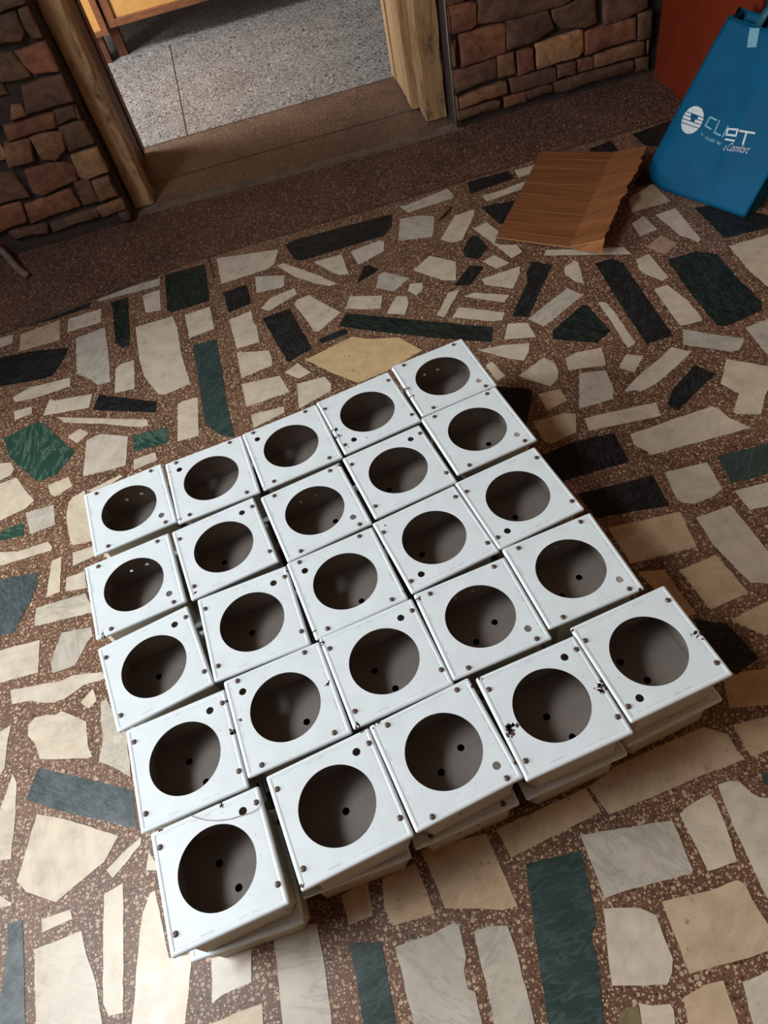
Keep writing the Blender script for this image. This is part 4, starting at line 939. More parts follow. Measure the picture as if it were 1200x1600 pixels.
T 11797,-16649 11579,-16354 10886,-16468 10733,-16778 11108,-17192 11413,-17342 11493,-17314
S -13559,1394 -13756,2159 -14459,1764 -14441,1322 -14151,1020
S -17657,6827 -17969,7796 -18610,8053 -19310,7827 -18765,6133 -17781,6360 -17696,6481
T 14691,-2087 15181,-1439 14651,-1038 14076,-1489 13951,-1655 14019,-2034 14110,-2102
T -17545,20579 -17636,20665 -18467,20508 -18675,20287 -17891,19545 -17137,19735 -17064,20094
W 11102,4002 11393,4508 11333,5138 10975,5270 10676,4749 10468,4146 10944,3872
T -2235,-15862 -2659,-15751 -3213,-15976 -3215,-16390 -2471,-16585 -2287,-16537 -2059,-16016
T -3705,-8011 -3868,-7581 -4079,-7637 -4751,-7893 -4985,-8411 -4891,-8659 -4217,-8967 -3794,-8806
W 818,-10748 874,-10304 560,-10171 -16,-10099 -432,-10986 -362,-11118 -295,-11126 710,-10969
W 21632,22302 21743,23421 20458,23397 20364,23319 20492,22572
W 16706,17120 15857,17172 15786,17096 15751,16416 16660,15834 16989,16357
T 12132,-7673 11866,-8472 11869,-8474 12798,-8643 13228,-8499 13319,-7891
W 10081,-1704 10032,-1506 9672,-1071 8985,-1171 8852,-1399 9079,-2318 9435,-2331
T -2813,-11142 -3320,-10669 -4078,-10650 -4050,-11407 -3186,-11482 -3039,-11385
W 19730,1505 18610,1769 18524,1101 18715,883 19765,635 19881,1126
G 13691,-2875 13302,-3103 13089,-3903 13424,-4477 13824,-4392 13970,-4307 14264,-3336
G -846,-2787 -1883,-2775 -2046,-3498 -1433,-4046 -894,-4052 -499,-3236
G -12732,-7857 -12473,-7069 -12497,-7019 -12721,-6868 -13435,-6633 -13939,-7037 -14056,-7394 -14004,-7858 -13504,-8443
G -16962,-12657 -17698,-13162 -17160,-13921 -16884,-13697 -16601,-13156
G 1799,-3654 1642,-3724 1128,-4041 1122,-4099 1715,-4959 2442,-4451
K 20901,5990 21319,7075 20740,7298 20324,7291 19872,6615 19815,6466 19817,6242 20612,5885
S 4332,-17052 4933,-16570 4868,-15385 4794,-15290 3744,-15733 3641,-16137
W 17244,-8669 17181,-8571 16549,-8398 16133,-8715 16670,-9552 16758,-9590 17005,-9432
G -15448,-18023 -15240,-16974 -15464,-16720 -16551,-17118 -16607,-17204 -16555,-17856 -15676,-18143
W -9481,1146 -10292,417 -10305,395 -9295,-162 -8619,663
W -8059,-17629 -9331,-17288 -9415,-18243 -9290,-18372 -8421,-18605 -8267,-18400
T -14771,4056 -14314,4837 -15126,5313 -15485,4700 -15398,4301 -14983,4058
W 18421,-13756 18980,-13431 19513,-12958 18664,-12571 17894,-13020 18039,-13634
S 19214,-3267 19903,-3126 20114,-2923 19995,-2336 19861,-2092 19396,-2186 19031,-2751 19094,-3059
G 11685,-15533 11279,-15372 10414,-15843 10416,-16042 10934,-16247 11524,-16150
G 17306,10934 16643,10741 16380,10196 16403,10133 17592,9933 17835,10553
W 9526,-11350 8884,-11000 8459,-11178 8370,-11682 9041,-12255 9129,-12222
G -15568,-7428 -15472,-6637 -15850,-6440 -16566,-6710 -16649,-7394 -16224,-7947 -15904,-7947
S 5317,-10525 5011,-10456 4426,-11407 4567,-11695 5282,-11856 5615,-11551
W -13203,-565 -12776,-166 -12486,514 -12519,575 -13553,218 -13695,86 -13523,-594
T -13463,-10158 -13685,-10233 -13907,-10830 -13789,-10998 -13150,-11000 -13018,-10753
T -14608,11447 -15620,11061 -15001,10001 -14791,9863 -14230,10210 -14153,10583
W -14835,-5296 -15292,-5070 -15914,-5456 -15794,-6231 -15343,-6466 -14759,-5357
W 21009,-16181 20864,-15016 20416,-15021 20074,-15428 20125,-15839
T 18718,8406 18719,8407 19596,9018 19030,9633 18041,9137 18343,8505
T -1793,-5889 -1799,-5834 -2084,-5179 -2743,-5679 -2713,-5947 -2427,-6355
W 5821,-13253 5953,-13122 5288,-12037 5287,-12035 4885,-12066 4547,-12402 4411,-12650 5009,-13252
S -8020,-3027 -8123,-2986 -8442,-3035 -8756,-3941 -8583,-4101 -8102,-4293 -7500,-3633
W 8350,-7143 8312,-6833 7240,-6468 7213,-6487 7105,-7443 7314,-7599
K -4548,-2146 -4553,-2010 -4879,-1565 -5106,-1471 -5781,-1496 -5732,-2807 -5493,-3089 -4690,-3059
W 15787,-1978 17036,-1889 17236,-926 17218,-875 16967,-833 16168,-889 15722,-1569 15749,-1948
W -18105,13060 -17783,13277 -17691,13350 -18390,14614 -19378,13946 -18746,13011
W -12850,23402 -14339,23280 -14443,23272 -14259,23287 -13326,23363 -13099,23381
T -3050,-17498 -4143,-17137 -4304,-17178 -4360,-17346 -4381,-17805 -4327,-17840 -3125,-18237 -2909,-17834
W 8005,-11724 8210,-11089 7794,-10641 7702,-10612 7132,-10529 6793,-11577 6953,-11813 7530,-12000
T 13195,-2679 13585,-2549 13821,-2193 13713,-1593 13276,-1293 12813,-1392 12529,-1919 12685,-2388
W 11561,-3614 11341,-2782 10268,-3240 10205,-3552 10774,-4087
T 16791,-17933 16366,-17008 16076,-17092 15809,-17715 16056,-18253 16276,-18343
S 17499,-16428 18486,-16319 18427,-15535 17934,-15351 17132,-15440 16870,-16045 16919,-16252
T -12821,-1852 -13763,-2005 -13755,-2584 -13659,-2642 -12354,-2735 -12345,-2455
W -16856,12072 -16942,13251 -17646,13200 -17909,12989 -17893,12779 -17669,12032 -17343,11843
T -8472,-9315 -7745,-8604 -8152,-7952 -9062,-8842 -9075,-9068
S 18997,10270 18412,10624 18023,10498 17774,9864 17905,9567 18139,9425 18997,9855
W -10400,-5401 -9663,-5197 -9870,-4349 -10794,-4605 -10648,-5402
S 15679,10489 16212,11121 16143,11312 15626,11748 14931,10923 15390,10536
S -10119,-15504 -9943,-15038 -10082,-14579 -10821,-14299 -11316,-15221 -11234,-15313 -10501,-15591
T -15906,23152 -15957,23148 -17181,23048 -17114,23054 -16904,23071
W 9153,347 9715,461 9913,1086 9787,1702 9126,1568 8634,1065
K 12311,-18165 12239,-17813 11608,-17438 11300,-17548 11203,-17811 11306,-18317 11901,-18577
W -2075,-4921 -1401,-4336 -2167,-3652 -2859,-4252
S 20142,16051 19549,16514 18721,16176 18678,15764 18724,15411 19310,15350 19908,15453
W -11613,6127 -11223,6846 -12090,7269 -12437,7087 -12538,6490 -12132,6059
T 18691,20083 19176,20373 18982,21288 18156,20796 18087,20324
K -16384,21344 -16093,22370 -16794,22568 -17084,21541 -17066,21490
T -11080,5255 -11121,5357 -11573,5948 -12060,5883 -12267,5264 -12062,4748
W -16411,-1738 -16811,-1414 -17292,-1524 -17365,-1928 -16829,-2435 -16708,-2533 -16253,-2080
W 7892,-10469 7915,-10513 8359,-10990 8827,-10794 9076,-10224 8404,-9794
W 20414,24878 19442,25054 19291,24220 19578,23551 20247,23508 20305,23556
T 14675,-13408 14172,-13079 13231,-13280 13413,-14135 13621,-14377 14170,-14259
T 19801,8883 19640,8857 18917,8353 18981,7957 19016,7890 19875,7751
W -14622,-18402 -15301,-18192 -15546,-18321 -15611,-19313 -14753,-20089 -14093,-19359
W 9415,-15166 8927,-15043 8912,-15046 8795,-15200 8548,-16181 8657,-16318 9892,-16630 10062,-16525 10216,-15914 10216,-15889 9882,-15341
W 17417,-1062 17230,-1965 17899,-2369 18398,-1511
W 21428,17378 21547,18854 20351,18951 20110,18711 20309,17720 20949,17416
W -15703,18520 -16168,19005 -16609,18966 -16898,18414 -16553,18054 -16267,17899
W 1393,-2460 1630,-1837 942,-1485 688,-1697 548,-2065 654,-2517
T 20184,-6829 20167,-7272 20203,-7342 21088,-7376 21301,-7336 21330,-6587 20280,-6633
T 19166,4432 18803,5431 18582,5496 18326,5403 17614,4852 18325,3707 18943,3932
W -1606,-18269 -1446,-18255 -935,-18124 -902,-17316 -1721,-17388 -2005,-17777
S 18018,20137 17560,19829 17627,19232 17894,19045 18802,19160 18779,19834
W -5492,-6970 -6391,-6653 -6731,-7272 -6641,-7387 -6083,-7584 -5482,-7028
S -16292,5280 -16228,5371 -16320,6280 -17294,6249 -17433,6052 -16969,5014
G 19034,-18113 19897,-17534 19925,-17286 19367,-16697 18344,-17382 18342,-17410 18926,-18134
W 13009,-7579 13425,-7551 13056,-6610 12415,-6653 12143,-7409 12150,-7422
T -3107,-14488 -3093,-14234 -4076,-13741 -4258,-13822 -4309,-14749 -4110,-15145 -3884,-15188
W -10412,-17131 -11031,-16332 -11673,-16793 -11534,-17235 -10696,-17439
W 17154,16584 18117,16666 18203,17639 18088,17709 17125,17627 16910,17241
K 15370,-9699 14916,-8984 13876,-9286 13828,-9739 14167,-10272 15286,-9925
T -12644,7157 -13237,7480 -13753,7254 -14122,7033 -14143,6867 -13594,6163 -12743,6575
W 2617,-9262 1621,-9002 1332,-10110 2117,-10315 2573,-9968 2687,-9529
G 10632,-9943 11008,-8633 10709,-8380 10017,-8181 9731,-9177 9949,-9747
T -12369,8630 -12427,9087 -13136,9469 -13333,8962 -13261,8403
T -9009,-13455 -8883,-13434 -8726,-13369 -8255,-12528 -8376,-12152 -8896,-11911 -9432,-11995 -9666,-12368
W 18467,-15338 18778,-15052 18866,-14514 18452,-13918 18182,-13831 17884,-13907 17279,-14535 17381,-14934
T 18136,10710 18512,11093 18032,11948 17594,11724 17473,11080 18033,10676
S 12312,1562 12276,969 12578,801 13335,1007 13473,1201 12762,1746
W 16593,-16097 15846,-15858 14969,-16366 16015,-16879 16548,-16724 16742,-16390 16680,-16130
T 18954,-390 18939,-271 17679,-377 17458,-767 17467,-842 17468,-844 18498,-1315
T 22411,13969 21440,14774 20524,14606 20379,14208 21088,13439 21973,13441
T -10010,2220 -9872,2436 -10166,3027 -10939,2903 -11474,2067 -11056,1810
T -13391,11122 -13386,11209 -13522,11750 -14223,11679 -14255,11167 -14012,10706
W -7820,-685 -8019,-648 -8397,-843 -8397,-1501 -7566,-1792 -7507,-1712
G 16336,-19513 15830,-18308 15532,-18185 15284,-18229 15099,-18307 15064,-18470 15627,-19811
W 17559,4517 17263,4804 17217,4805 16617,4091 17232,3315 18076,3685
G 6849,-17657 7084,-17168 7073,-16889 6366,-16550 5829,-16912 5951,-17477 6692,-17833
W -16636,-9813 -17217,-9492 -17929,-10013 -17669,-10557 -16802,-10657 -16574,-9886
T 21135,-14773 20755,-13635 20209,-13628 20010,-14144 20075,-14338 20417,-14782
W 20136,2515 19069,3333 18764,2935 18706,2534 19501,1925 19686,1893
W 7322,-8641 7185,-7728 6961,-7561 6165,-7785 6052,-8254 6057,-8554 7311,-8662
T 15119,-4151 15250,-3797 14648,-3371 14441,-3406 14159,-4336 14694,-4558
K -15929,-3423 -16429,-3101 -16724,-2964 -17148,-3501 -16306,-4043 -16129,-3983
W -4118,-11595 -4448,-11926 -3622,-12637 -3542,-12605 -3214,-11673
T -12225,19502 -12392,19941 -13953,19562 -13946,19461 -13008,18827
K 18806,-2919 18030,-2699 18011,-2728 17720,-3501 18338,-3968 19045,-3333
T 14789,-15925 15386,-15891 15755,-15677 15588,-15077 14920,-15115
W 19991,-5970 19612,-5873 18634,-6194 18532,-6537 18515,-6605 19945,-6968 20163,-6521
S -16261,17646 -16770,18023 -17053,18176 -17374,18063 -17454,17954 -17378,17321 -16958,17011 -16202,17324
W 21657,-1843 20576,-1393 20198,-1506 19982,-1945 20250,-2439 21237,-2850
T -14531,8713 -15290,9369 -15670,9168 -15936,8860 -15820,8382 -15265,7902 -14890,7899 -14506,8669
W 21818,748 20841,1018 20323,850 20168,290 20912,-224 21504,-388
W -11911,-11561 -11718,-11435 -12201,-10698 -12840,-10821 -13025,-11166 -12812,-11642
W 16685,-7548 16693,-8208 17357,-8390 17573,-7331
W -7091,-2536 -7621,-2353 -7937,-2876 -7736,-3109 -7123,-3321 -6770,-2792
W 6972,-14612 6756,-14647 6279,-15639 6503,-15911 7444,-15292
G 20084,-18469 19356,-18287 18976,-18362 18642,-19368 20307,-19785 20385,-19475
G 17978,12211 17910,12517 17558,12875 16828,12557 16894,12260 17502,11932 17957,12163
K -16774,9096 -16412,9377 -16787,10346 -17131,10404 -17647,9526 -17644,9513 -16957,9050
K -18121,-16873 -19316,-16734 -19499,-18313 -18874,-18386 -17996,-18000
W -15256,18543 -14527,18551 -14446,18734 -14458,19810 -15490,19799 -15477,18661 -15456,18619
W -13486,22543 -14232,22614 -14674,21800 -13829,21559
T -14150,-18801 -13548,-18541 -13127,-17819 -13157,-17750 -13452,-17558 -14032,-17808 -14394,-18359
T -8466,-14903 -8860,-15503 -8623,-15763 -7453,-15878 -7365,-15770 -7338,-15556 -7771,-14762
W -3600,-18772 -4192,-18141 -4324,-18053 -4726,-18430 -4792,-18937 -4316,-19444
K 21987,12504 20814,13080 20232,12529 20869,12217 21777,12077
K -15860,20631 -16947,21274 -17084,21303 -17468,20730 -17239,20499 -16798,20238
S 16968,6789 17641,7024 17666,8364 16985,8386 16361,8167 16551,6946 16889,6772
T 21996,3830 21569,4470 20383,4691 20272,4608 20652,3674
G 10544,-6004 10908,-5797 11124,-5097 10744,-4795 10200,-5092 10405,-6014
W 8305,-9409 8677,-8964 8332,-8435 7496,-8716 7494,-8720 7554,-8976
T 9839,-13814 9343,-14733 9609,-14991 9905,-15102 10534,-14301
W 21715,23578 20639,25180 20513,23729 20622,23557
W 12919,2607 13603,2759 13737,3146 12787,3811 12414,3061
W 13370,11789 13561,11811 14240,12893 13990,13092 13413,13027 13022,12734 12984,12142
K -18125,12896 -19128,12819 -19516,11971 -18815,11651 -17833,11925
T 10179,-12493 10288,-12281 10174,-11267 9693,-11424 9320,-12243
W 4996,-8932 4501,-8666 4085,-8959 4134,-9652 4281,-9763 4777,-9900
K -14270,800 -14896,1356 -15417,1045 -15557,886 -14815,228 -14254,512
W 16882,-6125 16791,-5784 15995,-5673 15784,-6347 16111,-6671
T 991,-4185 29,-5106 473,-5956 1609,-5159 1618,-5094
W 3521,-16272 3013,-16596 2922,-17162 3054,-17294 4190,-17347 4229,-17211
T 167,-9073 52,-8482 -681,-9103 -582,-9615 -58,-9915 77,-9874
W 13709,-2719 14344,-3229 14646,-3178 15105,-2261 13993,-2290
T -15728,-12101 -15828,-11891 -16798,-12401 -16804,-12454 -16406,-13004 -15871,-12978
W -6871,-14103 -6749,-13740 -6769,-12986 -6795,-12964 -7131,-13015 -7777,-13707 -7530,-14283
S 13411,-592 13179,-251 12694,-211 12445,-454 12930,-1168 13234,-1103
W 19996,7247 19559,7584 19103,7658 18912,7109 19646,6723
K -15471,-13601 -15842,-13205 -16382,-13231 -16747,-13929 -16178,-14264 -16149,-14276
W -9268,-6814 -9789,-6570 -10500,-6727 -10627,-7105 -9866,-7613
W 15653,-3877 16330,-4415 16718,-4394 16999,-3716 16208,-3007
W 15386,13929 15319,13479 15336,13468 16322,13220 16606,13818 16138,14212
W 399,-15984 -963,-15772 -733,-16712 247,-16864 540,-16382 585,-16091 576,-16059
G 12329,4244 12460,4584 12076,5324 11558,5112 11632,4335
W -15686,-11519 -15232,-10504 -15337,-9880 -16228,-9985 -16588,-10791
W 11950,2862 11961,2904 10993,3337 10902,2975 10863,2054 10978,2025 11662,2176
K 6854,1969 6187,2027 5634,1068 6720,974 6827,992
K -17978,22043 -18447,22666 -18984,22671 -18995,21616 -18522,21611
W -12874,15790 -14006,16058 -14159,15882 -13973,15138 -12932,14892 -12831,15731
W 2327,-11190 3309,-11140 3427,-11053 3322,-10297 2378,-10346 2079,-10573
G 12656,611 12699,-34 13489,-99 13283,782
W 5885,-2603 6043,-2439 5470,-1670 4488,-2654 4490,-2656"""
def floor_edge(x):      # inner edge of the plain border strip
    xs = [-1.9, -1.14, -.42, .31, .62, 1.05, 1.4, 2.2]; ys = [2.30, 2.362, 2.475, 2.488, 2.495, 2.515, 2.518, 2.53]
    for i in range(len(xs) - 1):
        if x <= xs[i + 1]: return ys[i] + (ys[i + 1] - ys[i]) * max(0, (x - xs[i]) / (xs[i + 1] - xs[i]))
    return ys[-1]
bm = bmesh.new()
layer = bm.faces.layers.float.new('stone')
fmats = ['terrazzo', 'terrazzo_border', 'terrazzo_grey', 'terrazzo_dull', 'divider', 'cement', 'W', 'S', 'T', 'C', 'P', 'O', 'K', 'G', 'B', 'V', 'D']
ix = {k: i for i, k in enumerate(fmats)}
def flat(pts, z, m):
    q = bm.faces.new([bm.verts.new((p[0], p[1], z)) for p in pts]); q.material_index = ix[m]
    if q.normal.z < 0: pass
    q.normal_update()
    if q.normal.z < 0: q.normal_flip()
    q[layer] = rng.random(); return q
flat([(-1.98, -2.0), (2.2, -2.0), (2.2, 2.93), (-1.98, 2.93)], 0.0, 'terrazzo')
xs = [-1.95, -1.5, -1.14, -.8, -.42, -.05, .31, .62, 1.05, 1.4, 2.18]
flat([(x, floor_edge(x)) for x in xs] + [(2.18, 2.929), (-1.95, 2.929)], 0.0003, 'terrazzo_border')
for a, b in zip(xs, xs[1:]):                                         # dividing strip between border and inlay
    flat([(a, floor_edge(a) - .004), (b, floor_edge(b) - .004), (b, floor_edge(b) + .004), (a, floor_edge(a) + .004)], 0.0006, 'divider')
flat([(-.364, floor_edge(-.364)), (-.357, floor_edge(-.357)), (-.345, 2.33), (-.352, 2.33)], 0.0006, 'divider')
flat([(-2.5, 2.93), (2.5, 2.93), (2.5, 3.485), (-2.5, 3.485)], 0.0, 'terrazzo_dull')
flat([(-2.5, 3.485), (2.5, 3.485), (2.5, 7.0), (-2.5, 7.0)], 0.0, 'terrazzo_grey')
flat([(-.66, 2.905), (.2, 2.87), (.72, 2.86), (.72, 2.93), (.2, 2.925), (-.66, 2.965)], 0.0006, 'cement')
for p in ([(-2, 3.482), (2, 3.482), (2, 3.488), (-2, 3.488)], [(-.6, 3.138), (.6, 3.128), (.6, 3.134), (-.6, 3.144)],
          [(-.388, 3.485), (-.382, 3.485), (-.420, 4.62), (-.426, 4.62)]):
    flat(p, 0.0009, 'divider')
for i, ln in enumerate(STONES.strip().splitlines()):
    t = ln.split(); pts = [tuple(int(v) / 1e4 for v in a.split(',')) for a in t[1:]]
    out = []; n = len(pts)
    for k in range(n):                                                # chipped, slightly wavering edges
        a = Vector(pts[k]); b = Vector(pts[(k + 1) % n]); e = b - a; L = e.length
        if L < 1e-5: continue
        out.append(a); nrm = Vector((-e.y, e.x)) / L; m_ = int(L / 0.016)
        for j in range(1, m_):
            out.append(a + e * (j / m_ + rng.uniform(-.2, .2) / m_) + nrm * rng.uniform(-.0011, .0011))
    try: flat(out, 0.0007 + 0.0000012 * i, t[0])
    except ValueError: pass
floor = obj('floor', bm, [M[k] for k in fmats], recalc=False); kind(floor)

# ------------------------------------------------------------------ far wall with the stone-brick facing
BRICKS = """1 7050,4237 7050,4234 7050,3785 7050,3443 7050,3482
2 7091,4277 7670,4232 8070,4173 8044,3482 7785,3387 7075,3423
0 7050,4703 7688,4453 7585,4290 7050,4327 7050,4327
1 7050,3269 7050,3244 7212,3167 7157,2328 7050,2322
2 7407,3280 8238,3275 9115,3258 9081,2325 8651,2286 7411,2242
3 7050,2128 7400,2115 8695,2211 8735,1508 8126,1489 7050,1370
1 8768,2235 9364,2253 9440,1502 8759,1502
1 7147,1162 9043,1294 9102,872 7137,772
1 7050,1187 7080,1225 7087,762 7050,785
0 7050,704 8772,684 8760,407 7050,368
0 8160,4557 12435,3638 11252,3319 9929,3354 9088,3354 8136,3505
3 9158,3295 10699,3289 10951,2665 10239,2413 9125,2367
2 9492,2202 10136,2163 10189,1417 9530,1380
4 10276,2276 12061,2318 12126,1586 11934,1432 10303,1414
0 10874,3247 11417,3253 12437,3418 12610,2447 12170,2363 11273,2585 10935,2906
2 12178,2216 13181,2258 14101,2272 14213,1512 12220,1435
3 12819,3372 14528,3100 14520,2502 13844,2335 12898,2304
0 14205,2342 14736,2331 14799,1391 14278,1446
1 12601,1288 13374,1321 14549,1328 14636,848 12628,867
2 11883,1291 12544,1276 12572,829 11901,871
3 11107,1310 11825,1306 11843,860 11087,898
3 9212,1307 10045,1299 11021,1306 11059,825 10506,810 9284,810
0 9894,703 10507,757 10916,703 10861,448 9920,425
2 8987,673 9836,719 9860,332 8975,347
0 10973,742 12139,757 14183,730 14281,362 12511,394 11454,292 10979,417
0 14276,680 14829,695 14890,205 14348,292
1 14668,1298 14813,1287 14809,855 14722,852
0 -7329,8028 -6450,8014 -6450,7668 -7575,7629
3 -7658,7494 -6900,7542 -6902,6990 -7128,6762 -8022,6904
0 -6781,7513 -6450,7586 -6450,6757 -6450,6685 -6760,6752 -6821,7130
2 -7483,6479 -6450,6530 -6450,5781 -6450,5639 -7267,5781 -7368,6025
0 -8221,6582 -7606,6510 -7431,5998 -7395,5727 -7965,5743 -8678,5841
3 -7826,5485 -6973,5529 -6450,5529 -6450,4850 -6450,4694 -7437,4694 -8137,4694
1 -8491,5023 -8168,4983 -8161,4653 -8708,4659
0 -7221,4541 -6573,4532 -6604,4184 -7338,4093
0 -6495,4488 -6450,4512 -6450,4087 -6603,4135
2 -9048,4509 -7289,4509 -7408,4060 -9170,4054
0 -7364,3999 -6450,3999 -6450,3194 -7402,3156 -7391,3760
4 -7429,2956 -6450,2994 -6450,2111 -7340,2046 -7514,2233
1 -8439,3951 -8035,3987 -7344,3846 -7491,3283 -8003,3014 -8432,3188
1 -9378,3963 -8932,3938 -8486,3914 -8728,3220 -8959,3181 -9665,3226
2 -9206,2936 -8053,2923 -7505,2661 -7610,2152 -9136,1933 -9333,2159
1 -7164,1912 -6534,1923 -6493,1209 -7233,1169
3 -7800,2098 -7258,1995 -7246,1144 -7901,1166
2 -9888,1760 -8081,1874 -7997,1195 -10072,1058
2 -11082,1947 -10017,1913 -10109,1188 -11631,1058
3 -10364,3111 -9665,2962 -9530,2050 -10993,2091
1 -7469,919 -6450,1036 -6450,566 -7439,525
3 -9405,854 -7517,934 -7525,581 -9480,514
0 -6784,476 -6450,484 -6450,175 -6784,235
3 -11006,985 -9549,898 -9625,559 -10970,670
0 -6450,1919 -6450,1878 -6450,1086 -6468,1144"""
WY = 2.885
bm = bmesh.new()
box(bm, -1.98, -.64, WY, WY + .15, 0, 2.9, 5)
box(bm, .70, 2.2, WY, WY + .15, 0, 2.9, 5)
box(bm, -.64, .70, WY, WY + .15, 2.12, 2.9, 5)
def brick(pts, mi, prot, grow=.0045):
    if len(pts) < 3: return
    c = Vector((sum(p[0] for p in pts) / len(pts), sum(p[1] for p in pts) / len(pts)))
    pts = [tuple(Vector(p) + (Vector(p) - c).normalized() * grow) for p in pts]
    P = []
    for k in range(len(pts)):
        a = Vector(pts[k]); b = Vector(pts[(k + 1) % len(pts)]); L = (b - a).length
        if L < 2e-3: continue
        m_ = max(1, int(L / 0.022)); nrm = Vector((-(b - a).y, (b - a).x)) / L
        for j in range(m_): P.append(a + (b - a) * (j / m_) + (nrm * rng.uniform(-.0012, .0012) if j else Vector((0, 0))))
    n = len(P)
    if n < 3: return
    prof = [(0.0, 0.0), (0.0005, prot * .55), (0.004, prot * .92), (0.010, prot)]
    rings = []
    for ins, pr in prof:
        ring = []
        for p in P:
            dv = c - p; l = dv.length
            q = p + dv / l * min(ins, l * .4)
            ring.append(bm.verts.new((q.x, WY - pr - rng.uniform(0, .0022) * (pr > 0), q.y)))
        rings.append(ring)
    for r0, r1 in zip(rings, rings[1:]):
        for k in range(n):
            q = bm.faces.new((r0[k], r0[(k + 1) % n], r1[(k + 1) % n], r1[k])); q.material_index = mi; q.smooth = True
    cv = bm.verts.new((c.x, WY - prot - .003, c.y))
    for k in range(n):
        q = bm.faces.new((rings[-1][k], rings[-1][(k + 1) % n], cv)); q.material_index = mi; q.smooth = True
boxes_b = []
for ln in BRICKS.strip().splitlines():
    t = ln.split(); pts = [tuple(int(v) / 1e4 for v in a.split(',')) for a in t[1:]]
    boxes_b.append((min(p[0] for p in pts), max(p[0] for p in pts), min(p[1] for p in pts), max(p[1] for p in pts)))
    brick(pts, int(t[0]), rng.uniform(.014, .026))
for x0, x1 in ((-1.96, -.65), (.71, 1.50)):
    z = 0.02
    while z < 2.3:
        h = rng.uniform(.045, .105); x = x0
        while x < x1 - .02:
            w = min(rng.uniform(.07, .21), x1 - x)
            if w > .03 and not any(max(0, min(x + w, b[1]) - max(x, b[0])) * max(0, min(z + h, b[3]) - max(z, b[2])) > .18 * w * h for b in boxes_b):
                g = .005
                brick([(x + g, z + g), (x + w - g, z + g), (x + w - g, z + h - g), (x + g, z + h - g)], rng.choice([0, 0, 1, 2, 3, 3, 4]), rng.uniform(.007, .013), 0)
            x += w
        z += h
wf = obj('wall_far', bm, MB + [M['mortar']]); kind(wf)

# other surfaces of the room
def wallbox(name, m, *b):
    bm = bmesh.new()
    for q in b: box(bm, *q)
    return kind(obj(name, bm, m))
wallbox('wall_left', M['wall_pink'], (-1.98, -1.88, -2.0, -.35, 0, 2.9), (-1.98, -1.88, 1.68, 2.885, 0, 2.9), (-1.98, -1.88, -.35, 1.68, 2.3, 2.9))
wallbox('wall_right', M['wall_pink'], (2.12, 2.22, -2.0, 2.885, 0, 2.9))
wallbox('wall_back', M['wall_pink'], (-1.98, 2.22, -2.1, -2.0, 0, 2.9))
wallbox('ceiling', M['ceiling'], (-2.0, 2.24, -2.1, 3.04, 2.9, 3.0))
wallbox('wall_next_room', M['plaster'], (-2.6, -2.5, 3.035, 4.2, 0, 2.9), (-2.6, -2.5, 5.6, 7.1, 0, 2.9), (-2.6, -2.5, 4.2, 5.6, 0, .7), (-2.6, -2.5, 4.2, 5.6, 2.3, 2.9),
        (2.5, 2.6, 3.035, 7.1, 0, 2.9), (-2.6, 2.6, 7.0, 7.1, 0, 2.9))
wallbox('ceiling_next_room', M['plaster'], (-2.6, 2.6, 3.04, 7.1, 2.9, 3.0))

def window(name, x, y0, y1, z0, z1, parts):
    bm = bmesh.new(); w = .045
    box(bm, x - .03, x + .03, y0, y0 + w, z0, z1, 0, .004); box(bm, x - .03, x + .03, y1 - w, y1, z0, z1, 0, .004)
    box(bm, x - .03, x + .03, y0 + w, y1 - w, z0, z0 + w, 0, .004); box(bm, x - .03, x + .03, y0 + w, y1 - w, z1 - w, z1, 0, .004)
    for k in range(1, parts):
        y = y0 + (y1 - y0) * k / parts; box(bm, x - .02, x + .02, y - .02, y + .02, z0 + w, z1 - w, 0, .003)
    return kind(obj(name, bm, M['frame_wood']))
window('window_1', -2.55, 4.2, 5.6, .7, 2.3, 2)

# ------------------------------------------------------------------ double door: posts, header and the two open leaves
door = kind(empty('door_1', (0, 0, 0)))
def wob_post(name, x0, x1, y0, y1, z0, z1, m, lean=0.0, bev=.006, amp=.0035):
    bm = bmesh.new(); n = 34; rings = []
    for i in range(n + 1):
        z = z0 + (z1 - z0) * i / n; dx = lean * (z - z0); ring = []
        for x, y in ((x0 + bev, y0), (x1 - bev, y0), (x1, y0 + bev), (x1, y1), (x0, y1), (x0, y0 + bev)):
            ring.append(bm.verts.new((x + dx + rng.uniform(-amp, amp), y + rng.uniform(-amp, amp) * .6, z)))
        rings.append(ring)
    for r0, r1 in zip(rings, rings[1:]):
        for k in range(6): bm.faces.new((r0[k], r0[(k + 1) % 6], r1[(k + 1) % 6], r1[k]))
    bm.faces.new(rings[0][::-1]); bm.faces.new(rings[-1])
    return obj(name, bm, m, door, smooth=False)
wob_post('frame_post', -.632, -.555, 2.965, 3.06, 0.004, 2.12, M['frame_wood'])
wob_post('frame_post', .603, .694, 2.992, 3.095, 0.004, 2.12, M['frame_wood'])
bm = bmesh.new(); box(bm, -.632, .688, 2.965, 3.06, 2.04, 2.12, 0, .006); obj('frame_header', bm, M['frame_wood'], door)
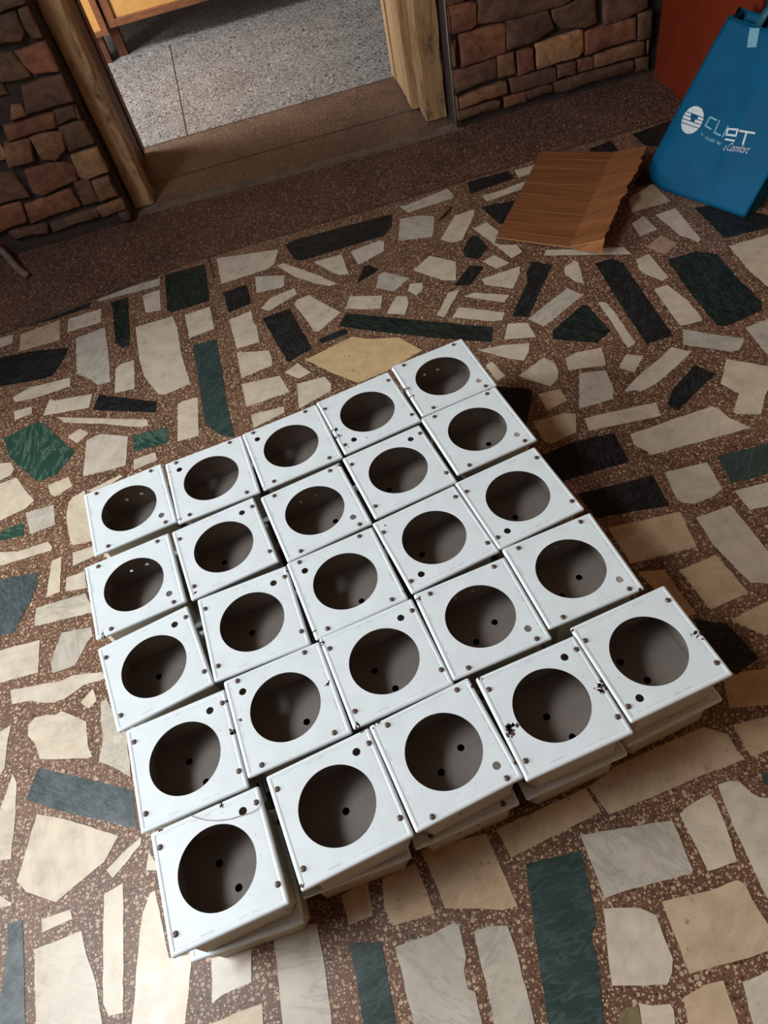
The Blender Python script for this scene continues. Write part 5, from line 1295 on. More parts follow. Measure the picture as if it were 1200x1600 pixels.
def leaf(x0, x1, y0, y1, m, face, lean):
    bm = bmesh.new()
    vs = [];
    for z in (0.012, 2.03):
        dx = lean * z
        vs.append([bm.verts.new((x + dx, y, z)) for x, y in ((x0, y0), (x1, y0), (x1, y1), (x0, y1))])
    for k in range(4): bm.faces.new((vs[0][k], vs[0][(k + 1) % 4], vs[1][(k + 1) % 4], vs[1][k]))
    bm.faces.new(vs[0][::-1]); bm.faces.new(vs[1])
    bmesh.ops.bevel(bm, geom=list(bm.edges), offset=.003, segments=2, affect='EDGES')
    # raised stiles on the visible face
    xf = x1 if face > 0 else x0
    a, b = (xf, xf + .006) if face > 0 else (xf - .006, xf)
    dx0 = 0
    for yy0, yy1 in ((y0 + .004, y0 + .075), (y1 - .075, y1 - .004)):
        vs = [bm.verts.new((x + lean * z, y, z)) for z in (0.02, 2.02) for x, y in ((a, yy0), (b, yy0), (b, yy1), (a, yy1))]
        for f_ in ((0, 3, 2, 1), (4, 5, 6, 7), (0, 1, 5, 4), (1, 2, 6, 5), (2, 3, 7, 6), (3, 0, 4, 7)): bm.faces.new([vs[i] for i in f_])
    return obj('door_leaf', bm, m, door)
leaf(-.618, -.583, 3.065, 3.435, M['dark_wood'], 1, 0.0)['label'] = 'dark red wooden door leaf, folded open into the next room'
leaf(.578, .612, 3.105, 3.475, M['leaf_wood'], -1, -.012)['label'] = 'pale wooden door leaf, folded open into the next room'
bm = bmesh.new()
tube(bm, [(.695, 2.868, .01), (.693, 2.866, .3), (.6905, 2.868, .8), (.693, 2.867, 1.5), (.694, 2.869, 2.2)], .0026, 8)
tag(obj('cable', bm, M['cable'], smooth=True), 'thin white cable running up between the door post and the stone-brick wall', 'cable')

# ------------------------------------------------------------------ cupboard in the next room
cup = tag(empty('cupboard', (-.30, 4.6, 0)), 'wooden cupboard with yellow door panels and brown rails in the room beyond the doorway', 'cupboard')
def cpart(name, m, *bs, parent=None, bev=.003):
    bm = bmesh.new()
    for b in bs: box(bm, b[0] + .30, b[1] + .30, b[2] - 4.6, b[3] - 4.6, b[4], b[5], 0, bev)
    return obj(name, bm, m, parent or cup)
cpart('carcass', M['dark_wood'], (-.90, .52, 4.64, 5.1, .175, 0.88))
d1 = cpart('door_frame', M['rail_wood'], (-.865, -.800, 4.585, 4.615, .128, 0.85), (-.735, -.700, 4.585, 4.615, .128, 0.85), (-.800, -.735, 4.585, 4.615, .128, .155), (-.800, -.735, 4.585, 4.615, 0.80, 0.85))
cpart('door_panel', M['ply'], (-.800, -.735, 4.595, 4.610, .155, 0.80), bev=.001)
d2 = cpart('door_frame', M['rail_wood'], (-.690, -.645, 4.60, 4.635, .150, 0.85), (.45, .49, 4.60, 4.635, .150, 0.85), (-.645, .45, 4.60, 4.635, .150, .185), (-.645, .45, 4.60, 4.635, 0.80, 0.85))
cpart('door_panel', M['ply'], (-.645, .45, 4.612, 4.630, .185, 0.80), bev=.001)
for q in ((-.845, -.745, 4.60, 4.66, 0.001, .172), (-.705, -.655, 4.645, 4.70, 0.001, .174), (.43, .49, 4.645, 4.70, 0.001, .174), (-.85, -.80, 5.03, 5.09, 0.001, .174), (.43, .49, 5.03, 5.09, 0.001, .174)):
    cpart('leg', M['dark_wood'], q)

# ------------------------------------------------------------------ rust-orange cupboard at the right end of the brick wall
oc = tag(empty('corner_cupboard', (1.8, 2.55, 0)), 'rust-orange painted cupboard side at the right end of the brick wall, behind the blue bag', 'cupboard')
bm = bmesh.new(); box(bm, -.295, .30, -.305, .305, .002, 1.9, 0, .004); obj('carcass', bm, M['orange'], oc)
bm = bmesh.new(); box(bm, -.285, .29, -.325, -.306, .05, 1.85, 0, .003); obj('door', bm, M['dark_front'], oc)

# ------------------------------------------------------------------ metal boxes
def poly_holes(bm, outer, holes, place, mi=0):
    """fill a 2-D outline with round holes; place(x, y) gives the 3-D point. Returns hole loops."""
    edges = []; loops = []
    for pts in [outer] + holes:
        vs = [bm.verts.new(place(*p)) for p in pts]
        edges += [bm.edges.new((vs[i], vs[(i + 1) % len(vs)])) for i in range(len(vs))]
        loops.append(vs)
    r = bmesh.ops.triangle_fill(bm, use_beauty=True, use_dissolve=False, edges=edges)
    for g in r['geom']:
        if isinstance(g, bmesh.types.BMFace): g.material_index = mi
    return loops
def circ(cx, cy, r, n): return [(cx + r * math.cos(2 * math.pi * k / n), cy + r * math.sin(2 * math.pi * k / n)) for k in range(n)]
def rrect(h, rc, n=4):
    out = []
    for sx, sy, a0 in ((1, 1, 0), (-1, 1, 90), (-1, -1, 180), (1, -1, 270)):
        for k in range(n + 1):
            a = math.radians(a0 + 90 * k / n); out.append((sx * (h - rc) + rc * math.cos(a), sy * (h - rc) + rc * math.sin(a)))
    return out
def bridge(bm, A, B, mi=0, sm=False):
    n = len(A)
    for k in range(n):
        q = bm.faces.new((A[k], A[(k + 1) % n], B[(k + 1) % n], B[k])); q.material_index = mi; q.smooth = sm
H = .1004; GAP = .0027; S = .0997
def lid_mesh(bm=None):
    bm = bm or bmesh.new(); rings = []
    prof = [(.0100, 0), (.0093, -.0006), (.0086, 0), (.0040, .0), (.0022, -.0004), (.0009, -.0013), (.0002, -.0027), (0, -.0040), (0, -.0068), (.0012, -.0068), (.0012, -.0030)]
    loops = poly_holes(bm, rrect(S - prof[0][0], .001), [circ(0, 0, .0675, 96), circ(.063, .0685, .0072, 24)], lambda x, y: (x, y, H))
    prev = loops[0]
    for ins, dz in prof[1:]:
        rc = max(.0009, .0042 - ins)
        ring = [bm.verts.new((x, y, H + dz)) for x, y in rrect(S - ins, rc)]
        bridge(bm, prev, ring, 0, True); prev = ring
    r_ = random.Random(5)
    for sgn in (-1, 1):                                               # broken hairline beside the folded edges
        x = -.082
        while x < .080:
            l = r_.uniform(.008, .030); w = r_.uniform(.00012, .00030)
            if r_.random() < .72:
                y = sgn * (S - .0118)
                bm.faces.new([bm.verts.new((q[0], q[1], H + .00008)) for q in ((x, y - w), (x + l, y - w), (x + l, y + w), (x, y + w))]).material_index = 2
            x += l + r_.uniform(.002, .012)
    for _ in range(7):                                                # specks of dirt
        a = r_.uniform(0, 6.28); d = r_.uniform(.074, .090); x, y = d * math.cos(a) , d * math.sin(a); s = r_.uniform(.0004, .0009)
        bm.faces.new([bm.verts.new((x + s * math.cos(k), y + s * 1.4 * math.sin(k), H + .0001)) for k in (0, 1.2, 2.5, 3.8, 5)]).material_index = 2
    for L in loops[1:]:
        dn = [bm.verts.new((v.co.x, v.co.y, H - .0014)) for v in L]
        bridge(bm, L, dn, 0)
    return bm
def body_mesh(side_holes=False):
    bm = bmesh.new(); a = .0900; c = .0145; zt = H - .0016
    oc_ = [(a - c, -a), (a, -a + c), (a, a - c), (a - c, a), (-a + c, a), (-a, a - c), (-a, -a + c), (-a + c, -a)]
    poly_holes(bm, oc_, [circ(-.024, .0365, .0068, 20), circ(0, -.016, .0068, 20)], lambda x, y: (x, y, .0005))
    for k in range(8):
        p, q = Vector(oc_[k]), Vector(oc_[(k + 1) % 8]); L = (q - p).length; u = (q - p) / L
        hs = []
        if side_holes and abs(abs(p.x) - a) < 1e-6 and abs(abs(q.x) - a) < 1e-6:
            hs = [circ(L / 2 - .019, .040, .0042, 16), circ(L / 2 + .019, .040, .0042, 16)]
        poly_holes(bm, [(0, .0005), (L, .0005), (L, zt), (0, zt)], hs, lambda x, y: (p.x + u.x * x, p.y + u.y * x, y))
    bmesh.ops.remove_doubles(bm, verts=bm.verts, dist=1e-5)
    return bm
def screw_mesh():
    bm = bmesh.new(); n = 14; rad = [(.0052, 0), (.0050, .0011), (.0040, .0021), (.0022, .0026)]
    rings = [[bm.verts.new((r * math.cos(2 * math.pi * k / n), r * math.sin(2 * math.pi * k / n), z)) for k in range(n)] for r, z in rad]
    for a, b in zip(rings, rings[1:]): bridge(bm, a, b, 0, True)
    bm.faces.new(rings[-1]); bm.faces.new(rings[0][::-1])
    F = box(bm, -.0040, .0040, -.0006, .0006, .0018, .00275, 1)
    return bm
def box_proto():
    root = empty('metal_box')
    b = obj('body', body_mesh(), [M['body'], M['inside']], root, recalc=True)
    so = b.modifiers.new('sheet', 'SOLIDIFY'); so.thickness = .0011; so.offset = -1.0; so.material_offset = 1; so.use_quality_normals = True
    obj('lid', lid_mesh(), [M['paint'], M['rust'], M['scuff']], root)
    s = screw_mesh(); sc = None
    for sx, sy in ((-.087, .070), (.0885, .073), (.0885, -.065), (-.086, -.069)):
        if sc is None: sc = obj('screw', s, [M['screw'], M['slot']], root)
        else:
            k = sc.copy(); COL.objects.link(k); k.parent = root; sc_n = k
        o = sc if sx == -.087 else k
        o.location = (sx, sy, H - .0002); o.rotation_euler = (0, 0, rng.uniform(0, 3.1))
    return root
proto = box_proto()
kids = list(proto.children)
HB = obj('body', body_mesh(True), [M['body'], M['inside']]); HB_MESH = HB.data; PLAIN = [c for c in kids if c.name.startswith('body')][0].data; bpy.data.objects.remove(HB)
def place_box(first, x, y, z, yaw, lid_rot, body_rot):
    r = proto if first else proto.copy()
    if not first: COL.objects.link(r)
    r.location = (x, y, z); r.rotation_euler = (0, 0, math.radians(yaw)); out = {'root': r}
    for ch in kids:
        c = ch if first else ch.copy()
        if not first: COL.objects.link(c); c.parent = r
        nm = ch.name.split('.')[0]
        if nm == 'body': c.data = HB_MESH if lid_rot == 270 else PLAIN
        if nm == 'body': c.rotation_euler = (0, 0, math.radians(body_rot))
        elif nm == 'lid': c.rotation_euler = (0, 0, math.radians(lid_rot)); out['lid'] = c
        else:
            m = Matrix.Rotation(math.radians(lid_rot), 3, 'Z'); p = SCR[ch.name]
            c.location = m @ p; c.rotation_euler = (0, 0, rng.uniform(0, 3.1))
    return out
SCR = {ch.name: ch.location.copy() for ch in kids if ch.name.startswith('screw')}
BOXES = [
    (1, -0.5734, 1.1862, 9.23, 270, 270, -0.5731, 1.1849, 8.87),
    (2, -0.3710, 1.2069, 6.97, 90, 90, -0.3714, 1.2048, 7.10),
    (3, -0.1701, 1.2366, 9.07, 90, 90, -0.1720, 1.2348, 8.27),
    (4, 0.0282, 1.2768, 10.67, 180, 180, 0.0276, 1.2789, 11.13),
    (5, 0.2313, 1.3239, 8.96, 270, 270, 0.2304, 1.3261, 8.91),
    (6, -0.5636, 0.9647, 9.14, 270, 270, -0.5619, 0.9654, 9.34),
    (7, -0.3587, 0.9965, 10.11, 0, 0, -0.3583, 0.9968, 9.12),
    (8, -0.1464, 1.0247, 10.73, 270, 270, -0.1468, 1.0253, 9.42),
    (9, 0.0567, 1.0706, 10.56, 0, 0, 0.0535, 1.0681, 9.48),
    (10, 0.2587, 1.1240, 9.85, 270, 270, 0.2569, 1.1259, 8.61),
    (11, -0.5238, 0.7533, 12.69, 0, 0, -0.5241, 0.7520, 12.66),
    (12, -0.3169, 0.7906, 6.42, 0, 0, -0.3167, 0.7931, 8.11),
    (13, -0.1149, 0.8228, 9.29, 90, 90, -0.1165, 0.8238, 9.20),
    (14, 0.0859, 0.8669, 11.44, 180, 0, 0.0867, 0.8684, 11.15),
    (15, 0.2820, 0.9097, 10.79, 180, 180, 0.2835, 0.9112, 10.33),
    (16, -0.4706, 0.5490, 7.90, 0, 0, -0.4711, 0.5516, 8.70),
    (17, -0.2748, 0.5920, 8.12, 90, 90, -0.2755, 0.5971, 8.29),
    (18, -0.0766, 0.6265, 9.09, 0, 0, -0.0769, 0.6266, 9.03),
    (19, 0.1224, 0.6615, 7.61, 270, 270, 0.1214, 0.6618, 7.94),
    (20, 0.3199, 0.7070, 7.74, 270, 270, 0.3179, 0.7049, 8.65),
    (21, -0.4260, 0.3496, 8.40, 0, 0, -0.4243, 0.3469, 3.21),
    (22, -0.2120, 0.3932, 10.16, 0, 180, -0.2256, 0.3964, 4.64),
    (23, -0.0144, 0.4318, 10.97, 270, 270, -0.0230, 0.4266, 7.50),
    (24, 0.1885, 0.4577, 8.02, 0, 180, 0.1872, 0.4558, 7.92),
    (25, 0.3851, 0.5036, 9.07, 180, 0, 0.3853, 0.4987, 9.58),
]
CHIPS = {24: [(0.0977, -0.0052, 0.0119), (0.0874, -0.0121, 0.0068), (-0.0858, -0.0074, 0.0110), (-0.0768, -0.0040, 0.0059), (-0.0946, 0.0949, 0.0051)], 25: [(0.0906, -0.0086, 0.0076), (-0.0993, 0.0958, 0.0051)], 4: [(-0.0882, -0.0138, 0.0059), (-0.0890, -0.0375, 0.0051), (-0.0341, -0.0792, 0.0025), (-0.0825, -0.0842, 0.0025)], 5: [(-0.0905, 0.0042, 0.0051), (-0.0913, -0.0261, 0.0034), (-0.0962, 0.0958, 0.0051)], 16: [(0.0941, 0.0077, 0.0068), (0.1023, 0.0753, 0.0042)], 12: [(0.1049, 0.0876, 0.0068)], 8: [(0.0959, 0.0918, 0.0051)], 23: [(-0.0844, 0.0999, 0.0068), (0.1022, 0.0805, 0.0051), (0.0989, -0.0714, 0.0042)], 10: [(-0.1051, 0.0931, 0.0059), (0.0813, 0.1049, 0.0034)], 9: [(0.0979, 0.1067, 0.0042)], 18: [(-0.0938, 0.0872, 0.0051), (-0.0903, -0.0943, 0.0051)], 17: [(0.0875, 0.0075, 0.0051), (-0.0873, 0.0117, 0.0042)], 20: [(0.0918, -0.1014, 0.0042)], 7: [(-0.0864, -0.0849, 0.0051)], 2: [(-0.0912, -0.0885, 0.0034), (-0.0906, 0.0661, 0.0025)], 6: [(-0.0837, -0.0918, 0.0042), (0.0913, 0.1026, 0.0025)], 22: [(0.0852, 0.1014, 0.0051), (-0.0965, -0.0925, 0.0042)], 21: [(-0.0811, 0.0984, 0.0051), (0.0292, 0.0938, 0.0042)], 19: [(-0.0921, 0.0851, 0.0042)], 13: [(0.1103, -0.0808, 0.0034), (-0.0938, -0.0798, 0.0034)], 14: [(-0.0765, 0.0801, 0.0034)], 3: [(-0.1124, -0.0938, 0.0025)]}
ROW = ['back row', 'second row', 'middle row', 'fourth row', 'front row']
COLN = ['leftmost in', 'second from left in', 'centre of', 'second from right in', 'rightmost in']
HOLE = {0: 'upper right', 90: 'upper left', 180: 'lower left', 270: 'lower right'}
EXTRA = {21: 'thread on its lid', 24: 'badly chipped side edges', 25: 'chipped right edge',
         4: 'scratched lower left', 5: 'chipped left edge', 16: 'chipped right edge', 12: 'chipped upper right corner',
         23: 'chipped upper left corner', 10: 'rusty upper left corner', 17: 'scratched near right edge', 18: 'scuffed left corners'}
def chip_mesh(bm, lst, rot):
    nf = 0
    cr, sr = math.cos(-rot), math.sin(-rot)
    lst = [(x * cr - y * sr, x * sr + y * cr, r) for x, y, r in lst]; r_ = random.Random(int(lst[0][0] * 1e5) & 0xffff)
    for cx, cy, r in [(a_, b_, c_ * 1.2) for a_, b_, c_ in lst]:
        for _ in range(int(7 + r * 1000)):
            a = r_.uniform(0, 6.28); d = r * abs(r_.gauss(0, .55)); x = cx + d * math.cos(a); y = cy + d * math.sin(a)
            if max(abs(x), abs(y)) > S - .0045 or math.hypot(x, y) < .069: continue
            s = r * r_.uniform(.10, .42); n = r_.randint(5, 8); st = r_.uniform(.5, 1.6); th = r_.uniform(0, 3.14)
            vs = []
            for k in range(n):
                b = 2 * math.pi * k / n; q = s * r_.uniform(.55, 1.2)
                u, v = q * math.cos(b) * st, q * math.sin(b) / st
                px_ = x + u * math.cos(th) - v * math.sin(th); py_ = y + u * math.sin(th) + v * math.cos(th)
                lim = S - .0040
                vs.append(bm.verts.new((max(-lim, min(lim, px_)), max(-lim, min(lim, py_)), H + .00012)))
            try: bm.faces.new(vs).material_index = 1
            except ValueError: pass
        # worn spot wrapping over the rolled edge next to the chip
        if max(abs(cx), abs(cy)) > S - .012:
            ax = 0 if abs(cx) > abs(cy) else 1; sg = 1 if (cx, cy)[ax] > 0 else -1
            for _ in range(3):
                t0 = (cx, cy)[1 - ax] + r_.uniform(-r, r) * .7; w = r * r_.uniform(.15, .4)
                prof = [(.0045, .0001), (.0022, -.0002), (.0007, -.0012), (-.0002, -.0028), (-.0002, -.0060)]
                a = []; b = []
                for ins, dz in prof:
                    for L_, tt in ((a, t0 - w * r_.uniform(.4, 1)), (b, t0 + w * r_.uniform(.4, 1))):
                        tt = max(-S + .004, min(S - .004, tt)); c3 = [0, 0, H + dz]; c3[ax] = sg * (S - ins); c3[1 - ax] = tt; L_.append(bm.verts.new(c3))
                for k in range(len(prof) - 1): bm.faces.new((a[k], a[k + 1], b[k + 1], b[k])).material_index = 1
    return bm
first = True
for (k, x, y, yaw, lr, br, lx, ly, lyaw) in BOXES:
    row, c = (k - 1) // 5, (k - 1) % 5
    lo = place_box(first, lx, ly, 0.0012, lyaw, lr if k != 22 else 0, br); first = False
    tag(lo['root'], 'lower white metal box under the upper one %s %s' % (COLN[c], ROW[row]), 'box', 'lower layer of metal boxes')
    up = place_box(False, x, y, 0.0012 + H + GAP, yaw, lr, br)
    lab = 'upper white metal box, %s %s' % (COLN[c], ROW[row])
    lab += ', ' + EXTRA[k] if k in EXTRA else ', small hole %s' % HOLE[lr]
    tag(up['root'], lab, 'box', 'upper layer of metal boxes')
    if k in CHIPS:
        bm = bmesh.new(); bm.from_mesh(up['lid'].data); chip_mesh(bm, CHIPS[k], math.radians(lr))
        me = bpy.data.meshes.new('lid'); bm.to_mesh(me); bm.free(); me.materials.append(M['paint']); me.materials.append(M['rust']); me.materials.append(M['scuff']); up['lid'].data = me
bm = bmesh.new()
TH = [(-0.4678, 0.4464), (-0.4601, 0.4400), (-0.4403, 0.4292), (-0.4180, 0.4222), (-0.3933, 0.4187), (-0.3762, 0.4195), (-0.3592, 0.4192), (-0.3463, 0.4232), (-0.3394, 0.4333), (-0.3395, 0.4421)]
pts = [Vector((p[0], p[1], .2060 + (.002 if i in (5, 6) else 0))) for i, p in enumerate(TH)]
tube(bm, pts, .0005, 6)
tag(obj('thread', bm, M['thread'], smooth=True), 'thin brown thread lying on the front left metal box', 'thread')

# ------------------------------------------------------------------ cardboard
fold_a = Vector((1.137, 2.389, .010)); fold_b = Vector((.802, 1.937, .006))
tl = Vector((.924, 2.531, .006)); blc = Vector((.606, 2.083, .016)); ra = Vector((1.205, 2.268, .070)); rb = Vector((.880, 1.855, .058))
cb = tag(empty('cardboard_sheet', (.87, 2.23, 0), math.atan2(*(fold_a - fold_b).yx)), 'torn brown cardboard sheet with one raised flap lying on the floor before the blue bag', 'cardboard')
inv = (Matrix.Translation((.87, 2.23, 0)) @ Matrix.Rotation(math.atan2(*(fold_a - fold_b).yx), 4, 'Z')).inverted()
def sheet(name, c00, c10, c01, c11, nu, nv, sag, ragged, parent, thick=.0035):
    """c00->c10 along the fold, c01/c11 the far side"""
    bm = bmesh.new(); g = []; rag = [0.0]
    for i in range(nu): rag.append(max(-.018, min(.006, rag[-1] * .8 + rng.uniform(-.005, .0045))))
    for j in range(nv + 1):
        row = []
        for i in range(nu + 1):
            u, v = i / nu, j / nv
            p = (c00 * (1 - u) + c10 * u) * (1 - v) + (c01 * (1 - u) + c11 * u) * v
            if ragged and j == nv and 0 < i < nu:
                p = p + (c01 - c00).normalized() * rag[i]
            p = p + Vector((0, 0, sag * math.sin(math.pi * v) * (0.6 + .4 * math.sin(5 * u)) + .0006 * math.sin(31 * u)))
            row.append(bm.verts.new(inv @ p))
        g.append(row)
    top = []
    for j in range(nv):
        for i in range(nu):
            q = bm.faces.new((g[j][i], g[j][i + 1], g[j + 1][i + 1], g[j + 1][i])); top.append(q)
    bmesh.ops.recalc_face_normals(bm, faces=bm.faces)
    if top[0].normal.z < 0: bmesh.ops.reverse_faces(bm, faces=bm.faces)
    r = bmesh.ops.extrude_face_region(bm, geom=top)
    vs = [e for e in r['geom'] if isinstance(e, bmesh.types.BMVert)]
    bmesh.ops.translate(bm, verts=vs, vec=(0, 0, thick))
    for f_ in bm.faces:
        f_.normal_update()
        if abs(f_.normal.z) < .5: f_.material_index = 1
    o = obj(name, bm, [M['card'], M['card_edge']], parent)
    return o
sheet('panel', fold_b, fold_a, blc, tl, 24, 8, -.002, False, cb)
sheet('flap', fold_b, fold_a, rb, ra, 60, 4, .004, True, cb)
bm = bmesh.new()
for t in (.08, .17, .31, .47, .62, .80, .90):                         # pressed creases running across the panel
    a = fold_b.lerp(fold_a, t); b = blc.lerp(tl, t + rng.uniform(-.02, .02))
    pts = [inv @ (a.lerp(b, s_ / 6) + Vector((0, 0, .0037 - .002 * math.sin(math.pi * s_ / 6) * (0.6 + .4 * math.sin(5 * t))))) for s_ in range(7)]
    tube(bm, pts, .0006, 4)
for t in (.2, .45, .7):
    a = fold_b.lerp(fold_a, t); b = rb.lerp(ra, t)
    tube(bm, [inv @ (a.lerp(b, s_ / 4) + Vector((0, 0, .0037 + .004 * math.sin(math.pi * s_ / 4) * (0.6 + .4 * math.sin(5 * t))))) for s_ in range(5)], .0005, 4)
obj('crease', bm, M['card_crease'], cb)
bm = bmesh.new()                                                      # folded lip at the near end of the flap
a = fold_b + Vector((.012, -.004, .004)); b = rb + Vector((0, 0, .004))
vs = [bm.verts.new(inv @ p) for p in (a, b, b + Vector((-.018, -.022, -.030)), a + Vector((-.004, -.006, -.006)))]
f0 = bm.faces.new(vs); r = bmesh.ops.extrude_face_region(bm, geom=[f0]); bmesh.ops.translate(bm, verts=[e for e in r['geom'] if isinstance(e, bmesh.types.BMVert)], vec=(.003, .003, 0))
obj('folded_lip', bm, [M['card']], cb)

# ------------------------------------------------------------------ blue shopping bag
bag = tag(empty('shopping_bag', (1.30, 2.03, 0)), 'blue shopping bag with white print leaning in the corner before the orange cupboard', 'bag')
OFF = Vector((1.30, 2.03, 0))
n_in = Vector((.919, .388, 0)).normalized()
TLc = Vector((1.406, 2.249, .421)); ED = Vector((.388, -.919, 0))
def lerp_tab(u, us, ps):
    u = max(us[0], min(us[-1], u))
    for i in range(len(us) - 1):
        if u <= us[i + 1]: return ps[i].lerp(ps[i + 1], (u - us[i]) / (us[i + 1] - us[i]))
    return ps[-1]
BT = [Vector(p) for p in ((1.182, 2.209, .030), (1.172, 2.160, .014), (1.189, 2.104, .003), (1.335, 1.847, .003))]
def front(u, v, lift=0.0):
    b = lerp_tab(u, [0, .1, .25, 1], BT); t_ = TLc + ED * .37 * u
    p = b * (1 - v) + t_ * v
    p.z -= .010 * math.sin(math.pi * min(1, max(0, u * 1.1))) * v ** 3
    fold = .0045 * math.sin(9 * u + 3.2 * v) * v + .006 * math.exp(-((u - .72 + .25 * v) / .07) ** 2) * math.sin(math.pi * v) - .005 * math.exp(-((u - .60 + .10 * v) / .05) ** 2) * v
    bul = .010 * math.sin(math.pi * u) * math.sin(math.pi * min(1, v + .08))
    nn = Vector((-.80, -.33, .50)).normalized()
    return p + nn * (bul + fold * 1.5 + lift) - OFF
NU, NV = 40, 36
bm = bmesh.new(); F = [[bm.verts.new(front(i / NU, j / NV)) for i in range(NU + 1)] for j in range(NV + 1)]
def thick(v): return .085 - .045 * v
Bk = [[bm.verts.new(front(i / NU, j / NV, 0) + n_in * thick(j / NV) + Vector((0, 0, .012 * (j / NV)))) for i in range(NU + 1)] for j in range(NV + 1)]
Bk[0] = [v for v in Bk[0]]
for v in Bk[0]: v.co.z = max(.003, v.co.z)
for j in range(NV):
    for i in range(NU):
        bm.faces.new((F[j][i], F[j][i + 1], F[j + 1][i + 1], F[j + 1][i])); bm.faces.new((Bk[j][i + 1], Bk[j][i], Bk[j + 1][i], Bk[j + 1][i + 1]))
GL = [bm.verts.new((F[j][0].co + Bk[j][0].co) / 2 + Vector((.388, -.919, 0)) * (.030 * (j / NV) ** .6)) for j in range(NV + 1)]
GR = [bm.verts.new((F[j][NU].co + Bk[j][NU].co) / 2 - Vector((.388, -.919, 0)) * (.032 * (j / NV) ** .6)) for j in range(NV + 1)]
for j in range(NV):
    bm.faces.new((F[j][0], F[j + 1][0], GL[j + 1], GL[j])); bm.faces.new((GL[j], GL[j + 1], Bk[j + 1][0], Bk[j][0]))
    bm.faces.new((F[j][NU], GR[j], GR[j + 1], F[j + 1][NU])); bm.faces.new((GR[j], Bk[j][NU], Bk[j + 1][NU], GR[j + 1]))
for i in range(NU): bm.faces.new((F[0][i], Bk[0][i], Bk[0][i + 1], F[0][i + 1]))
bm.faces.new((F[0][0], GL[0], Bk[0][0])); bm.faces.new((F[0][NU], Bk[0][NU], GR[0]))
o = obj('body', bm, M['blue'], bag, smooth=True)
so = o.modifiers.new('cloth', 'SOLIDIFY'); so.thickness = .0008; so.offset = -1
bm = bmesh.new()
tube(bm, [front(0.004, j / 30, .001) for j in range(31)], .0017, 6); tube(bm, [front(.996, j / 30, .001) for j in range(31)], .0017, 6)
tube(bm, [front(i / 30, 1, .001) for i in range(31)], .0017, 6)
obj('seam', bm, M['blue'], bag, smooth=True)
def strap(u0, u1, back, name):
    def base(u): return front(u, .995, .0015) + (n_in * (thick(1) - .0) if back else Vector((0, 0, 0)))
    a, b = base(u0), base(u1); pts = []
    for k in range(25):
        s_ = k / 24; p = a.lerp(b, s_); h = .15 * math.sin(math.pi * s_) ** .6
        p = p + Vector((.10 * math.sin(math.pi * s_), .03 * math.sin(math.pi * s_), h * .75)); pts.append(p)
    bm = bmesh.new(); prev = None
    for k, p in enumerate(pts):
        t_ = (pts[min(k + 1, 24)] - pts[max(k - 1, 0)]).normalized(); sd_ = t_.cross(Vector((-.8, -.33, .5)).normalized()).normalized() * .0115
        cur = (bm.verts.new(p - sd_), bm.verts.new(p + sd_))
        if prev: bm.faces.new((prev[0], prev[1], cur[1], cur[0]))
        prev = cur
    o = obj(name, bm, M['blue_dark'], bag, smooth=True); s2 = o.modifiers.new('web', 'SOLIDIFY'); s2.thickness = .0015
    return o
strap(.27, .73, False, 'handle'); strap(.27, .73, True, 'handle')
